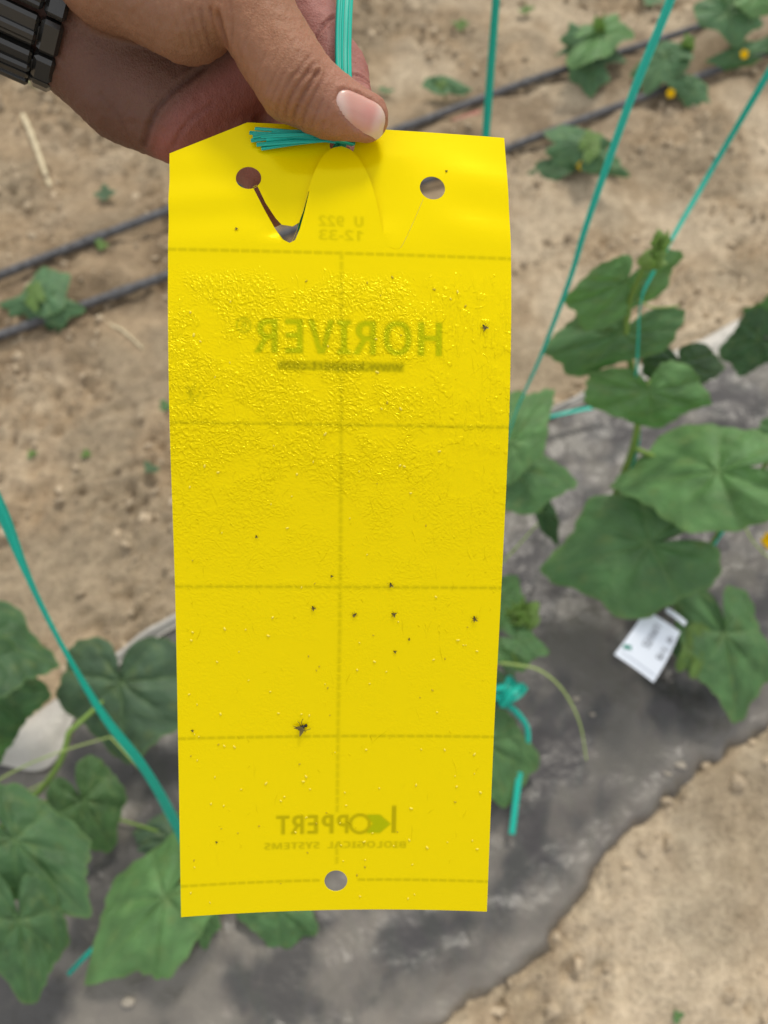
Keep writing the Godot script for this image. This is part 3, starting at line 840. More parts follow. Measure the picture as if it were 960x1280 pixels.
	leaves(o, [
		[Vector3(0.4116, 0.0750, -1.4425), Vector3(0.3145, 0.0700, -1.4904), Vector3(0.3721, 0.0850, -1.5206), Vector3(0.4180, 0.0500, -1.4623), g.far],
		[Vector3(0.3979, 0.0700, -1.4394), Vector3(0.3417, 0.0300, -1.4164), Vector3(0.3272, 0.0600, -1.4534), Vector3(0.4191, 0.0400, -1.4659), g.far],
		[Vector3(0.4057, 0.0850, -1.4259), Vector3(0.4425, 0.0900, -1.4717), Vector3(0.4078, 0.0900, -1.4768), null, g.young],
		[Vector3(0.3604, 0.0350, -1.4322), Vector3(0.2729, 0.0200, -1.4121), Vector3(0.3221, 0.0350, -1.4575), Vector3(0.4220, 0.0200, -1.4677), g.deep],
		[Vector3(0.4214, 0.0400, -1.4456), Vector3(0.5142, 0.0200, -1.4196), Vector3(0.4755, 0.0400, -1.4583), Vector3(0.4224, 0.0250, -1.4660), g.far],
	], 12, g.far, 1.3, 0.24, 10, 60)
	flower(o, Vector3(0.3969, 0.0500, -1.4095), Vector3(-0.1, 0.6, 0.6), 0.010, 15)
	# ---- weeds
	weed("small dark weed alone on bare soil below the wrist", Vector3(-0.5565, 0.0000, -1.3545), 0.028, 4, 61, g.dull)
	weed("light green seedling at the far left of the pair on the crumbly soil", Vector3(-0.5717, 0.0000, -0.7352), 0.014, 3, 62, g.young)
	weed("light green seedling nearer the card of the pair on the crumbly soil", Vector3(-0.4852, 0.0000, -0.7368), 0.014, 3, 63, g.young)
	weed("bluish flat weed touching the card's left edge on the crumbly soil", Vector3(-0.3740, 0.0000, -0.7041), 0.02, 3, 64, g.dull)
	weed("green weed half hidden by the card's left edge", Vector3(-0.3680, 0.0000, -0.8334), 0.022, 3, 65, g.mid)
	weed("yellowish seedling beside the upper drip line left of the card", Vector3(-0.5326, 0.0000, -1.1966), 0.02, 3, 66, g.young)
	weed("grassy weed tuft in the shade right below the watch", Vector3(-0.7844, 0.0000, -1.7599), 0.035, 5, 67, g.young)
	weed("grassy weed tuft at the left frame edge below the watch", Vector3(-0.8785, 0.0000, -1.8029), 0.035, 5, 68, g.bright)
	weed("pale weed at the top, just left of the upright teal string", Vector3(0.1885, 0.0000, -1.9995), 0.03, 4, 69, g.young)
	weed("pale weed right of the upright teal string, near the top", Vector3(0.3413, 0.0000, -2.0133), 0.025, 4, 70, g.young)
	weed("tiny weed on the near bare soil at the bottom right", Vector3(0.3397, 0.0000, 0.0402), 0.012, 3, 71, g.mid)
	weed("small weed beside the index finger's edge", Vector3(0.0072, 0.0000, -1.7119), 0.025, 2, 72, g.far)
	weed("thin stalked weed standing at the top between the strings", Vector3(0.6551, 0.0000, -2.0590), 0.04, 3, 73, g.far)


# ------------------------------------------------------------------ strings, hoses, debris
func string_thing(called: String, label: String, category: String, pts: Array, w0: float, w1: float, thick: float, face: Vector3, twist: float, seed_: int) -> Node3D:
	var at: Vector3 = pts[pts.size() - 1]
	var local := []
	for p in pts: local.append(p - at)
	var o := put(called, twine(local, w0, w1, thick, face, twist, seed_, 14), M.twine)
	o.position = at
	tag(o, label, category)
	return o


func build_strings() -> void:
	var f := Vector3(0.1, 0.75, 0.65)
	string_thing("support_string", "upright teal string behind the card's top edge, right of the thumb", "string", [Vector3(0.0901, 0.7883, -0.7002), Vector3(0.0920, 0.7387, -0.6941), Vector3(0.0956, 0.6297, -0.6853), Vector3(0.1040, 0.3813, -0.6552), Vector3(0.1116, 0.0076, -0.4679)], 0.0062, 0.0075, 0.0007, f, 0.5, 1)
	string_thing("support_string", "widest slanting teal string, running down to the card's right edge", "string", [Vector3(0.2124, 0.8235, -0.6211), Vector3(0.2049, 0.7852, -0.6047), Vector3(0.1882, 0.7296, -0.5784), Vector3(0.1688, 0.6449, -0.5417), Vector3(0.1617, 0.5948, -0.5250), Vector3(0.1483, 0.5156, -0.5078), Vector3(0.1322, 0.4266, -0.4937), Vector3(0.1222, 0.2946, -0.4650), Vector3(0.1360, 0.0464, -0.4152)], 0.0070, 0.0062, 0.0007, f, 2.6, 2)
	string_thing("support_string", "thin teal string on the right that the tall vine climbs", "string", [Vector3(0.3554, 0.7236, -0.7081), Vector3(0.3440, 0.6728, -0.7001), Vector3(0.3185, 0.5810, -0.6810), Vector3(0.2610, 0.5354, -0.5921), Vector3(0.2524, 0.5181, -0.5721), Vector3(0.2611, 0.4738, -0.5654), Vector3(0.2752, 0.4197, -0.5718), Vector3(0.2916, 0.3668, -0.5901), Vector3(0.3073, 0.3147, -0.5998), Vector3(0.3208, 0.2573, -0.5803), Vector3(0.3377, 0.0868, -0.5850), Vector3(0.3338, -0.0467, -0.5738)], 0.0060, 0.0052, 0.0006, f, 5.0, 3)
	string_thing("support_string", "thick twisted teal twine slanting down at the left to the card's lower left edge", "string", [Vector3(-0.2456, 0.7152, -0.2735), Vector3(-0.2379, 0.6670, -0.2500), Vector3(-0.2326, 0.6244, -0.2263), Vector3(-0.2210, 0.5724, -0.1962), Vector3(-0.2090, 0.5042, -0.1681), Vector3(-0.1941, 0.4336, -0.1457), Vector3(-0.1867, 0.3631, -0.1237), Vector3(-0.1876, 0.2830, -0.1048), Vector3(-0.2089, 0.1583, -0.0890)], 0.0088, 0.0080, 0.0011, f, 3.4, 4)
	string_thing("string_end", "loose teal string lying on the film edge beneath the tall vine", "string", [Vector3(0.3450, 0.0650, -0.7938), Vector3(0.2959, 0.0700, -0.7788), Vector3(0.2591, 0.0650, -0.7714)], 0.0075, 0.007, 0.0006, Vector3.UP, 0.3, 5)
	string_thing("string_end", "teal twine wound round the stem above the paper tag", "string", [Vector3(0.4165, 0.2650, -0.4821), Vector3(0.4029, 0.2600, -0.4586), Vector3(0.3879, 0.2500, -0.4381), Vector3(0.3664, 0.2400, -0.4176), Vector3(0.3642, 0.2200, -0.4166)], 0.0075, 0.006, 0.0009, f, 5.5, 6)
	var o := thing("string_knot", "knotted teal twine with hanging tail beside the card's right edge", "string", Vector3(0.1483, 0.1400, -0.2974))
	put("knot", twine([Vector3(0.1355, 0.1350, -0.3010) - o.position, Vector3(0.1480, 0.1450, -0.3018) - o.position, Vector3(0.1635, 0.1450, -0.3018) - o.position], 0.020, 0.017, 0.006, f, 0.6, 7, 6), M.twine, o)
	put("knot", twine([Vector3(0.1566, 0.1450, -0.3118) - o.position, Vector3(0.1504, 0.1520, -0.2957) - o.position, Vector3(0.1434, 0.1400, -0.2836) - o.position], 0.017, 0.010, 0.005, f, 1.2, 17, 6), M.twine, o)
	put("knot", twine([Vector3(0.1687, 0.1400, -0.3074) - o.position, Vector3(0.1564, 0.1500, -0.2943) - o.position, Vector3(0.1401, 0.1400, -0.2915) - o.position], 0.011, 0.012, 0.005, f, -0.9, 27, 6), M.twine, o)
	put("tail", twine([Vector3(0.1438, 0.1400, -0.2895) - o.position, Vector3(0.1609, 0.1300, -0.2786) - o.position, Vector3(0.1737, 0.1200, -0.2637) - o.position, Vector3(0.1757, 0.1100, -0.2469) - o.position], 0.009, 0.008, 0.0012, f, 1.2, 8, 6), M.twine, o)
	string_thing("string_end", "cut teal string end hanging from under a leaf at the card's lower right", "string", [Vector3(0.1679, 0.0800, -0.2182), Vector3(0.1619, 0.0700, -0.1869), Vector3(0.1560, 0.0550, -0.1495)], 0.0075, 0.0075, 0.0008, f, 0.2, 9)
	string_thing("string_end", "cut teal string end poking out beneath the star-shaped leaf, bottom left", "string", [Vector3(-0.3091, 0.0700, -0.0425), Vector3(-0.3294, 0.0750, -0.0233), Vector3(-0.3510, 0.0700, -0.0015)], 0.0055, 0.005, 0.0008, f, 0.4, 10)


func hose_path(n: float, s0: float, s1: float, seed_: int) -> Array:
	var pts := []
	var k := 14
	for i in k + 1:
		var s := lerpf(s0, s1, float(i) / k)
		var p := ROW * s + ACROSS * (n + 0.022 * noise_mid.get_noise_2d(s * 5.0, seed_ * 40.0))
		p.y = bed(n) + 0.006 + 0.5 * lumps(p.x, p.z)
		pts.append(p)
	return pts


func build_hoses() -> void:
	var labels := ["far drip irrigation hose, grey plastic pipe lying on the soil farther from the card", "near drip irrigation hose, grey plastic pipe closer to the film-covered bed"]
	for k in 2:
		var pts := hose_path([-1.33, -1.17][k], -1.6, 3.2, k + 1)
		var at: Vector3 = pts[7]
		var local := []
		for p in pts: local.append(p - at)
		var o := thing("drip_hose", labels[k], "hose", at)
		put("pipe", tube(local, 0.0082, 0.0082, 12, 14), M.hose, o)
		for e in 7:
			var i := e * 2 + 1
			var a: Vector3 = pts[i] - at
			var d: Vector3 = (pts[i + 1] - pts[i - 1]).normalized()
			put("emitter", tube([a - d * 0.018, a, a + d * 0.018], 0.0092, 0.0092, 12, 2), M.hose, o)
		if k == 0:
			var c: Vector3 = Vector3(0.1781, 0.0200, -1.6040) - at
			var along := ROW
			put("coupling", tube([c - along * 0.035, c, c + along * 0.035], 0.0098, 0.0098, 12, 4), mat(Color(0.62, 0.40, 0.33), 0.6), o).set_meta("label", "worn pink coupling")


func rod(label: String, called: String, category: String, pts: Array, r0: float, r1: float, material: Material, flat := 1.0) -> void:
	var at: Vector3 = pts[0]
	at.y = ground_height(at.x, at.z)
	var local := []
	for p in pts:
		var q: Vector3 = p
		q.y = ground_height(q.x, q.z) + r0 * 0.7
		local.append(q - at)
	var o := put(called, tube(local, r0, r1, 7, 7, 0.18), material)
	o.position = at
	o.scale = Vector3(1, flat, 1)
	tag(o, label, category)


func build_debris() -> void:
	rod("pale dry straw strip on the brown soil below the wrist", "straw", "straw", [Vector3(-0.8068, 0.0000, -1.6652), Vector3(-0.7687, 0.0000, -1.5890), Vector3(-0.7356, 0.0000, -1.5159), Vector3(-0.7126, 0.0000, -1.4638), Vector3(-0.6850, 0.0000, -1.4033)], 0.006, 0.0045, M.straw)
	rod("thin whitish twig lying beneath the near drip hose", "twig", "twig", [Vector3(-0.5149, 0.0000, -1.0337), Vector3(-0.4855, 0.0000, -1.0066), Vector3(-0.4601, 0.0000, -0.9838), Vector3(-0.4204, 0.0000, -0.9483)], 0.0034, 0.0018, M.straw)
	rod("short pale splinter on the film at the lower left edge", "splinter", "splinter", [Vector3(-0.2670, 0.0000, 0.0163), Vector3(-0.2589, 0.0000, 0.0339), Vector3(-0.2485, 0.0000, 0.0558)], 0.0028, 0.0016, M.straw)
	var k := 0
	for p in [Vector3(0.3831, 0.0120, -0.2358), Vector3(0.3665, 0.0120, -0.2256), Vector3(0.2551, 0.0300, -0.3182), Vector3(0.2753, 0.0300, -0.2987), Vector3(-0.2866, 0.0300, 0.0252)]:
		var q: Vector3 = p
		q.y = film_height(q.dot(ROW), q.dot(ACROSS), 0.2) + 0.003
		var o := put("pale_pebble", clod_mesh(20 + k), mat(Color(0.60, 0.57, 0.52), 0.85))
		o.position = q
		var s: float = [0.0045, 0.003, 0.0028, 0.0024, 0.005][k]
		o.scale = Vector3(s * 1.5, s * 0.5, s)
		tag(o, ["larger pale crumb on the film's soil-side edge, lower right", "smaller pale crumb beside another at the film's lower right edge", "pale speck on the film below the paper tag's left corner", "pale speck on dark film under the paper tag", "flat pale soil patch on the film below the star-shaped leaf"][k], "crumb")
		k += 1


func build_tag() -> void:
	var a: Vector3 = Vector3(0.2838, 0.1550, -0.3431)
	var b: Vector3 = Vector3(0.3296, 0.1450, -0.3108)
	var c: Vector3 = Vector3(0.3661, 0.1650, -0.3685)
	var d: Vector3 = Vector3(0.3266, 0.1700, -0.3962)
	var o := thing("paper_tag", "white handwritten paper tag looped on a stem beneath the big leaf", "tag", (a + b) / 2)
	var n := (b - a).cross(d - a).normalized()
	if n.y < 0: n = -n
	var v := PackedVector3Array()
	var idx := PackedInt32Array()
	var at := func(u: float, t: float) -> Vector3:
		return a.lerp(b, u).lerp(d.lerp(c, u), t) + n * (0.006 * sin(PI * t) + 0.003 * sin(PI * u)) - o.position
	for layer in 2:
		for j in 11:
			for i in 9:
				v.append(at.call(i / 8.0, j / 10.0) - n * 0.0006 * layer)
	for layer in 2:
		for j in 10:
			for i in 8:
				var q := layer * 99 + j * 9 + i
				if layer == 0: idx.append_array([q, q + 9, q + 1, q + 1, q + 9, q + 10])
				else: idx.append_array([q, q + 1, q + 9, q + 1, q + 10, q + 9])
	put("sheet", array_mesh(v, idx), M.paper, o)
	# the printed rule near the lower edge, the green corner mark, the handwriting
	put("rule", ribbon_on(at, [Vector2(0.06, 0.10), Vector2(0.94, 0.10)], n, 0.0008), mat(Color(0.6, 0.64, 0.7), 0.6), o)
	put("green_mark", ribbon_on(at, [Vector2(0.04, 0.20), Vector2(0.20, 0.25)], n, 0.0052), M.green_ink, o)
	put("handwriting", writing(at, "UNVIS", Vector2(0.33, 0.40), Vector2(0.02, 0.46), 0.20, n), M.ink, o)
	put("handwriting", writing(at, "1/8", Vector2(0.74, 0.36), Vector2(0.02, 0.24), 0.18, n), M.ink, o)
	put("handwriting", writing(at, "W", Vector2(0.76, 0.70), Vector2(0.02, 0.12), 0.17, n), M.ink, o)
	# the tail of the loop past the stem
	var e: Vector3 = Vector3(0.3507, 0.1750, -0.3941)
	var g: Vector3 = Vector3(0.3730, 0.1700, -0.3770)
	var w := PackedVector3Array()
	var strip := PackedInt32Array()
	for i in 7:
		var u := i / 6.0
		var p := e.lerp(g, u) + n * 0.003 * sin(PI * u) - o.position
		var across := (d - a).normalized() * 0.006
		w.append(p - across * 0.5)
		w.append(p + across * 0.5)
	for i in 6:
		strip.append_array([i * 2, i * 2 + 1, i * 2 + 2, i * 2 + 1, i * 2 + 3, i * 2 + 2])
	put("loop", array_mesh(w, strip), M.paper, o)


func ribbon_on(at: Callable, pts: Array, n: Vector3, width: float) -> ArrayMesh:
	var v := PackedVector3Array()
	var idx := PackedInt32Array()
	var steps := 8
	for k in pts.size() - 1:
		var base := v.size()
		for i in steps + 1:
			var q: Vector2 = pts[k].lerp(pts[k + 1], float(i) / steps)
			var q2: Vector2 = q + (pts[k + 1] - pts[k]).normalized() * 0.02
			var p: Vector3 = at.call(q.x, q.y) + n * 0.0005
			var p2: Vector3 = at.call(q2.x, q2.y) + n * 0.0005
			var s := (p2 - p).normalized().cross(n) * width * 0.5
			v.append(p - s)
			v.append(p + s)
		for i in steps:
			var a := base + i * 2
			idx.append_array([a, a + 1, a + 2, a + 1, a + 3, a + 2])
	return array_mesh(v, idx)


func text_triangles(text: String, weight := 700) -> Dictionary:
	var font := SystemFont.new()
	font.font_names = PackedStringArray(["Droid Sans"])
	font.font_weight = weight
	var t := TextMesh.new()
	t.text = text
	t.font = font
	t.font_size = 64
	t.pixel_size = 0.01
	t.depth = 0.0
	t.curve_step = 1.0
	var a := t.get_mesh_arrays()
	var v: PackedVector3Array = a[Mesh.ARRAY_VERTEX]
	var idx: PackedInt32Array = a[Mesh.ARRAY_INDEX] if a[Mesh.ARRAY_INDEX] != null else PackedInt32Array()
	if idx.is_empty():
		for i in v.size(): idx.append(i)
	var lo := Vector2(1e9, 1e9)
	var hi := -lo
	for p in v:
		lo = lo.min(Vector2(p.x, p.y))
		hi = hi.max(Vector2(p.x, p.y))
	return {"v": v, "idx": idx, "lo": lo, "hi": hi}


# lettering laid on the tag; the line runs down from 'from' along 'along'
func writing(at: Callable, text: String, from: Vector2, along: Vector2, height: float, n: Vector3) -> ArrayMesh:
	var d := text_triangles(text, 400)
	var v := PackedVector3Array()
	var size: Vector2 = d.hi - d.lo
	for p in d.v:
		var u: float = (p.x - d.lo.x) / size.x
		var w: float = (p.y - d.lo.y) / size.y
		var q := from + along * (1.0 - u) + Vector2(w * height * 0.9, 0)
		v.append(at.call(q.x, q.y) + n * 0.0005)
	return array_mesh(v, d.idx)


# ------------------------------------------------------------------ the sticky card
const HELD := Transform3D(Basis(Vector3(1, 0, 0), Vector3(0, 0.500000, -0.866025), Vector3(0, 0.866025, 0.500000)), Vector3(0.0000, 0.8922, -0.1200))
const SPINE_V := [0.00000, 0.02011, 0.03763, 0.06351, 0.08918, 0.13963, 0.18967, 0.25000]
const SPINE_X := [-0.01346, -0.01277, -0.01241, -0.01240, -0.01265, -0.01352, -0.01475, -0.01588]
const SPINE_Y := [0.11419, 0.09457, 0.07726, 0.05146, 0.02601, -0.02336, -0.07248, -0.13203]
const SPINE_Z := [-0.00150, 0.00250, 0.00480, 0.00500, 0.00250, -0.00700, -0.01550, -0.02370]
const SCALE_MM := 0.001
var spine_v := PackedFloat32Array(SPINE_V)
var spine_x := PackedFloat32Array(SPINE_X)
var spine_y := PackedFloat32Array(SPINE_Y)
var spine_z := PackedFloat32Array(SPINE_Z)
var bell := PackedVector2Array()


# u across from -50 to 50 mm, v down from 0 to 250 mm
func card_at(u: float, v: float, lift := 0.0) -> Vector3:
	var vm := v * 0.001
	var p := Vector3(table(spine_v, spine_x, vm), table(spine_v, spine_y, vm), table(spine_v, spine_z, vm))
	var k := u / 50.0
	p.x += u * 0.001
	p.y -= 0.010 * u * 0.001
	p.z -= 0.0028 * k + 0.0030 * (1.0 - k * k) * smoothstep(90.0, 250.0, v) - 0.0012 * (1.0 - k * k) * smoothstep(90.0, 20.0, v)
	p.z += 0.0005 * sin(v * 0.42 + u * 0.05) * gauss(v - 24.0, 13.0) * smoothstep(-14.0, -30.0, u) + 0.0004 * sin(v * 0.3 - u * 0.06) * gauss(v - 26.0, 12.0) * smoothstep(24.0, 40.0, u)
	return p + Vector3(0, 0, lift)


func card_lift(u: float, v: float, in_bell: bool) -> float:
	if in_bell: return 0.0016 * smoothstep(36.0, 12.0, v)
	if u < 0.0 and u > -27.0 and v > 16.0 and v < 36.0:
		return -0.0012 * smoothstep(16.0, 30.0, v) * smoothstep(-27.0, -16.0, u) * smoothstep(37.0, 33.0, v)
	if u > 0.0 and u < 27.0 and v > 8.0 and v < 38.0:
		return -0.0010 * smoothstep(8.0, 22.0, v) * smoothstep(27.0, 10.0, u) * smoothstep(37.0, 26.0, v)
	return 0.0


func circle(x: float, y: float, r: float, k := 40) -> PackedVector2Array:
	var p := PackedVector2Array()
	for i in k: p.append(Vector2(x + r * cos(TAU * i / k), y + r * sin(TAU * i / k)))
	return p


func smooth2(pts: Array, per := 6) -> PackedVector2Array:
	var out := PackedVector2Array()
	for i in pts.size() - 1:
		for k in per:
			out.append(pts[i].cubic_interpolate(pts[i + 1], pts[maxi(i - 1, 0)], pts[mini(i + 2, pts.size() - 1)], float(k) / per))
	out.append(pts[pts.size() - 1])
	return out


func strip2(line: PackedVector2Array, width: float) -> PackedVector2Array:
	var a := PackedVector2Array()
	var b := PackedVector2Array()
	for i in line.size():
		var t := (line[mini(i + 1, line.size() - 1)] - line[maxi(i - 1, 0)]).normalized()
		var s := Vector2(-t.y, t.x) * width * 0.5
		a.append(line[i] + s)
		b.append(line[i] - s)
	b.reverse()
	a.append_array(b)
	return a


func add_sheet_piece(poly: PackedVector2Array, in_bell: bool, v: PackedVector3Array, uv: PackedVector2Array, idx: PackedInt32Array, back: bool) -> void:
	var clean := PackedVector2Array()
	for p in poly:
		if clean.is_empty() or p.distance_to(clean[clean.size() - 1]) > 0.004: clean.append(p)
	while clean.size() > 2 and clean[0].distance_to(clean[clean.size() - 1]) < 0.004: clean.remove_at(clean.size() - 1)
	if clean.size() < 3: return
	poly = clean
	var tri := Geometry2D.triangulate_polygon(poly)
	if tri.is_empty():
		tri = Geometry2D.triangulate_delaunay(poly)
	var base := v.size()
	for p in poly:
		v.append(card_at(p.x, p.y, card_lift(p.x, p.y, in_bell) - (0.00032 if back else 0.0)))
		uv.append(Vector2(p.x / 100.0 + 0.5, p.y / 250.0))
	for i in range(0, tri.size(), 3):
		var a := v[base + tri[i]]
		var f := (v[base + tri[i + 2]] - a).cross(v[base + tri[i + 1]] - a)
		var flip := (f.z < 0) != back
		idx.append_array([base + tri[i], base + tri[i + 2] if flip else base + tri[i + 1], base + tri[i + 1] if flip else base + tri[i + 2]])


func add_rim(poly: PackedVector2Array, in_bell: bool, v: PackedVector3Array, uv: PackedVector2Array, idx: PackedInt32Array) -> void:
	for i in poly.size():
		var a := poly[i]
		var b := poly[(i + 1) % poly.size()]
		var steps := maxi(1, int(a.distance_to(b) / 4.0))
		for k in steps:
			var p := a.lerp(b, float(k) / steps)
			var q := a.lerp(b, float(k + 1) / steps)
			var base := v.size()
			for w in [p, q]:
				for z in 2:
					v.append(card_at(w.x, w.y, card_lift(w.x, w.y, in_bell) - 0.00032 * z))
					uv.append(Vector2(0.995, 0.003))
			idx.append_array([base, base + 1, base + 2, base + 2, base + 1, base + 3])


func build_card() -> void:
	var root := thing("sticky_card", "yellow sticky insect trap card with punched holes held below the thumb", "sticky trap")
	root.transform = HELD
	var right := smooth2([Vector2(0.6, 6.3), Vector2(3.6, 7.6), Vector2(6.2, 11.0), Vector2(8.6, 16.5), Vector2(10.2, 22.5), Vector2(11.4, 29.0), Vector2(12.6, 34.5), Vector2(14.2, 37.3)])
	var left := smooth2([Vector2(-14.4, 36.6), Vector2(-12.9, 33.0), Vector2(-11.4, 28.0), Vector2(-9.6, 21.5), Vector2(-7.6, 15.5), Vector2(-5.2, 10.4), Vector2(-2.6, 7.4), Vector2(0.6, 6.3)])
	bell = left.duplicate()
	bell.append_array(right.slice(1))
	var outline := PackedVector2Array([Vector2(-27.2, -1.6), Vector2(-50, 9.4), Vector2(-50, 250), Vector2(50, 250), Vector2(50, 0.0)])
	var hole_l := circle(-26.9, 16.9, 3.75)
	var hole_r := circle(27.2, 18.2, 3.75)
	var hole_b := circle(-0.2, 239.6, 3.75)
	var hole_t := circle(0.8, 5.2, 3.7)
	var slot_r := strip2(smooth2([Vector2(14.2, 37.3), Vector2(16.2, 37.8), Vector2(18.3, 35.6), Vector2(24.4, 21.8)]), 0.09)
	var gap := PackedVector2Array([Vector2(-24.4, 19.2), Vector2(-22.0, 24.6), Vector2(-19.2, 29.0), Vector2(-17.4, 31.0), Vector2(-14.2, 31.4), Vector2(-12.4, 30.2), Vector2(-11.2, 27.0), Vector2(-9.6, 21.5), Vector2(-9.0, 21.0), Vector2(-10.6, 27.6), Vector2(-12.0, 32.6), Vector2(-13.4, 36.0), Vector2(-15.0, 36.9), Vector2(-16.8, 36.0), Vector2(-19.4, 32.2), Vector2(-22.6, 26.2), Vector2(-25.6, 20.0)])
	var cuts: Array[PackedVector2Array] = [hole_l, hole_r, hole_b, gap, slot_r]
	var v := PackedVector3Array()
	var uv := PackedVector2Array()
	var idx := PackedInt32Array()
	var step := 2.5
	for back in [false, true]:
		for j in range(-1, 100):
			for i in 40:
				var cell := PackedVector2Array([Vector2(-50 + i * step, j * step), Vector2(-50 + (i + 1) * step, j * step), Vector2(-50 + (i + 1) * step, (j + 1) * step), Vector2(-50 + i * step, (j + 1) * step)])
				var mid := cell[0] + Vector2(step, step) * 0.5
				if j > 16 and j < 92:
					add_sheet_piece(cell, false, v, uv, idx, back)
					continue
				var parts: Array[PackedVector2Array] = Geometry2D.intersect_polygons(cell, outline)
				for c in cuts:
					var rest: Array[PackedVector2Array] = []
					for q in parts: rest.append_array(Geometry2D.clip_polygons(q, c))
					parts = rest
				if absf(mid.x) < 17.0 and mid.y < 42.0:
					for q in parts:
						for b in Geometry2D.intersect_polygons(q, bell): add_sheet_piece(b, true, v, uv, idx, back)
						for b in Geometry2D.clip_polygons(q, bell):
							for e in Geometry2D.clip_polygons(b, hole_t): add_sheet_piece(e, false, v, uv, idx, back)
				else:
					for q in parts: add_sheet_piece(q, false, v, uv, idx, back)
	# smooth normals from the sheet's own curve
	var nrm := PackedVector3Array()
	nrm.resize(v.size())
	var half := v.size() / 2
	for i in v.size():
		var q := Vector2((uv[i].x - 0.5) * 100.0, uv[i].y * 250.0)
		var ib := q.y < 37.0 and absf(q.x) < 15.0 and Geometry2D.is_point_in_polygon(q + (Vector2(0.6, 24) - q).normalized() * 0.05, bell)
		var l0 := card_lift(q.x, q.y, ib)
		var du := card_at(q.x + 0.5, q.y, card_lift(q.x + 0.5, q.y, ib)) - card_at(q.x, q.y, l0)
		var dv := card_at(q.x, q.y + 0.5, card_lift(q.x, q.y + 0.5, ib)) - card_at(q.x, q.y, l0)
		var nn := dv.cross(du).normalized()
		nrm[i] = nn if nn.z > 0 else -nn
		if i >= half: nrm[i] = -nrm[i]
	var tan := PackedFloat32Array()
	var a := []
	a.resize(Mesh.ARRAY_MAX)
	a[Mesh.ARRAY_VERTEX] = v
	a[Mesh.ARRAY_NORMAL] = nrm
	a[Mesh.ARRAY_TEX_UV] = uv
	a[Mesh.ARRAY_INDEX] = idx
	var mesh := ArrayMesh.new()
	mesh.add_surface_from_arrays(Mesh.PRIMITIVE_TRIANGLES, a)
	put("sheet", mesh, card_material(), root)
	v = PackedVector3Array()
	uv = PackedVector2Array()
	idx = PackedInt32Array()
	for c in [outline, hole_l, hole_r, hole_b, gap]: add_rim(c, false, v, uv, idx)
	add_rim(bell, true, v, uv, idx)
	var edge := mat(Color(0.96, 0.90, 0.10), 0.5)
	put("cut_edge", array_mesh(v, idx), edge, root)
	build_insects()


func paint_text(im: Image, text: String, box: Rect2, color: Color) -> void:
	# mirrored, as print on the other face shows through
	var d := text_triangles(text)
	var size: Vector2 = d.hi - d.lo
	var v: PackedVector3Array = d.v
	var idx: PackedInt32Array = d.idx
	for i in range(0, idx.size(), 3):
		var p := []
		for k in 3:
			var q := v[idx[i + k]]
			p.append(Vector2(box.position.x + box.size.x * (1.0 - (q.x - d.lo.x) / size.x), box.position.y + box.size.y * (1.0 - (q.y - d.lo.y) / size.y)))
		fill_triangle(im, p[0], p[1], p[2], color)


func fill_triangle(im: Image, a: Vector2, b: Vector2, c: Vector2, color: Color) -> void:
	var y0 := maxi(0, int(minf(a.y, minf(b.y, c.y))))
	var y1 := mini(im.get_height() - 1, int(maxf(a.y, maxf(b.y, c.y))) + 1)
	for y in range(y0, y1 + 1):
		var yc := y + 0.5
		var lo := 1e9
		var hi := -1e9
		for e in [[a, b], [b, c], [c, a]]:
			var p: Vector2 = e[0]
			var q: Vector2 = e[1]
			if (p.y <= yc) == (q.y <= yc): continue
			var x := p.x + (yc - p.y) / (q.y - p.y) * (q.x - p.x)
			lo = minf(lo, x)
			hi = maxf(hi, x)
		if hi < lo: continue
		for x in range(maxi(0, int(round(lo))), mini(im.get_width(), int(round(hi)))):
			im.set_pixel(x, y, color)


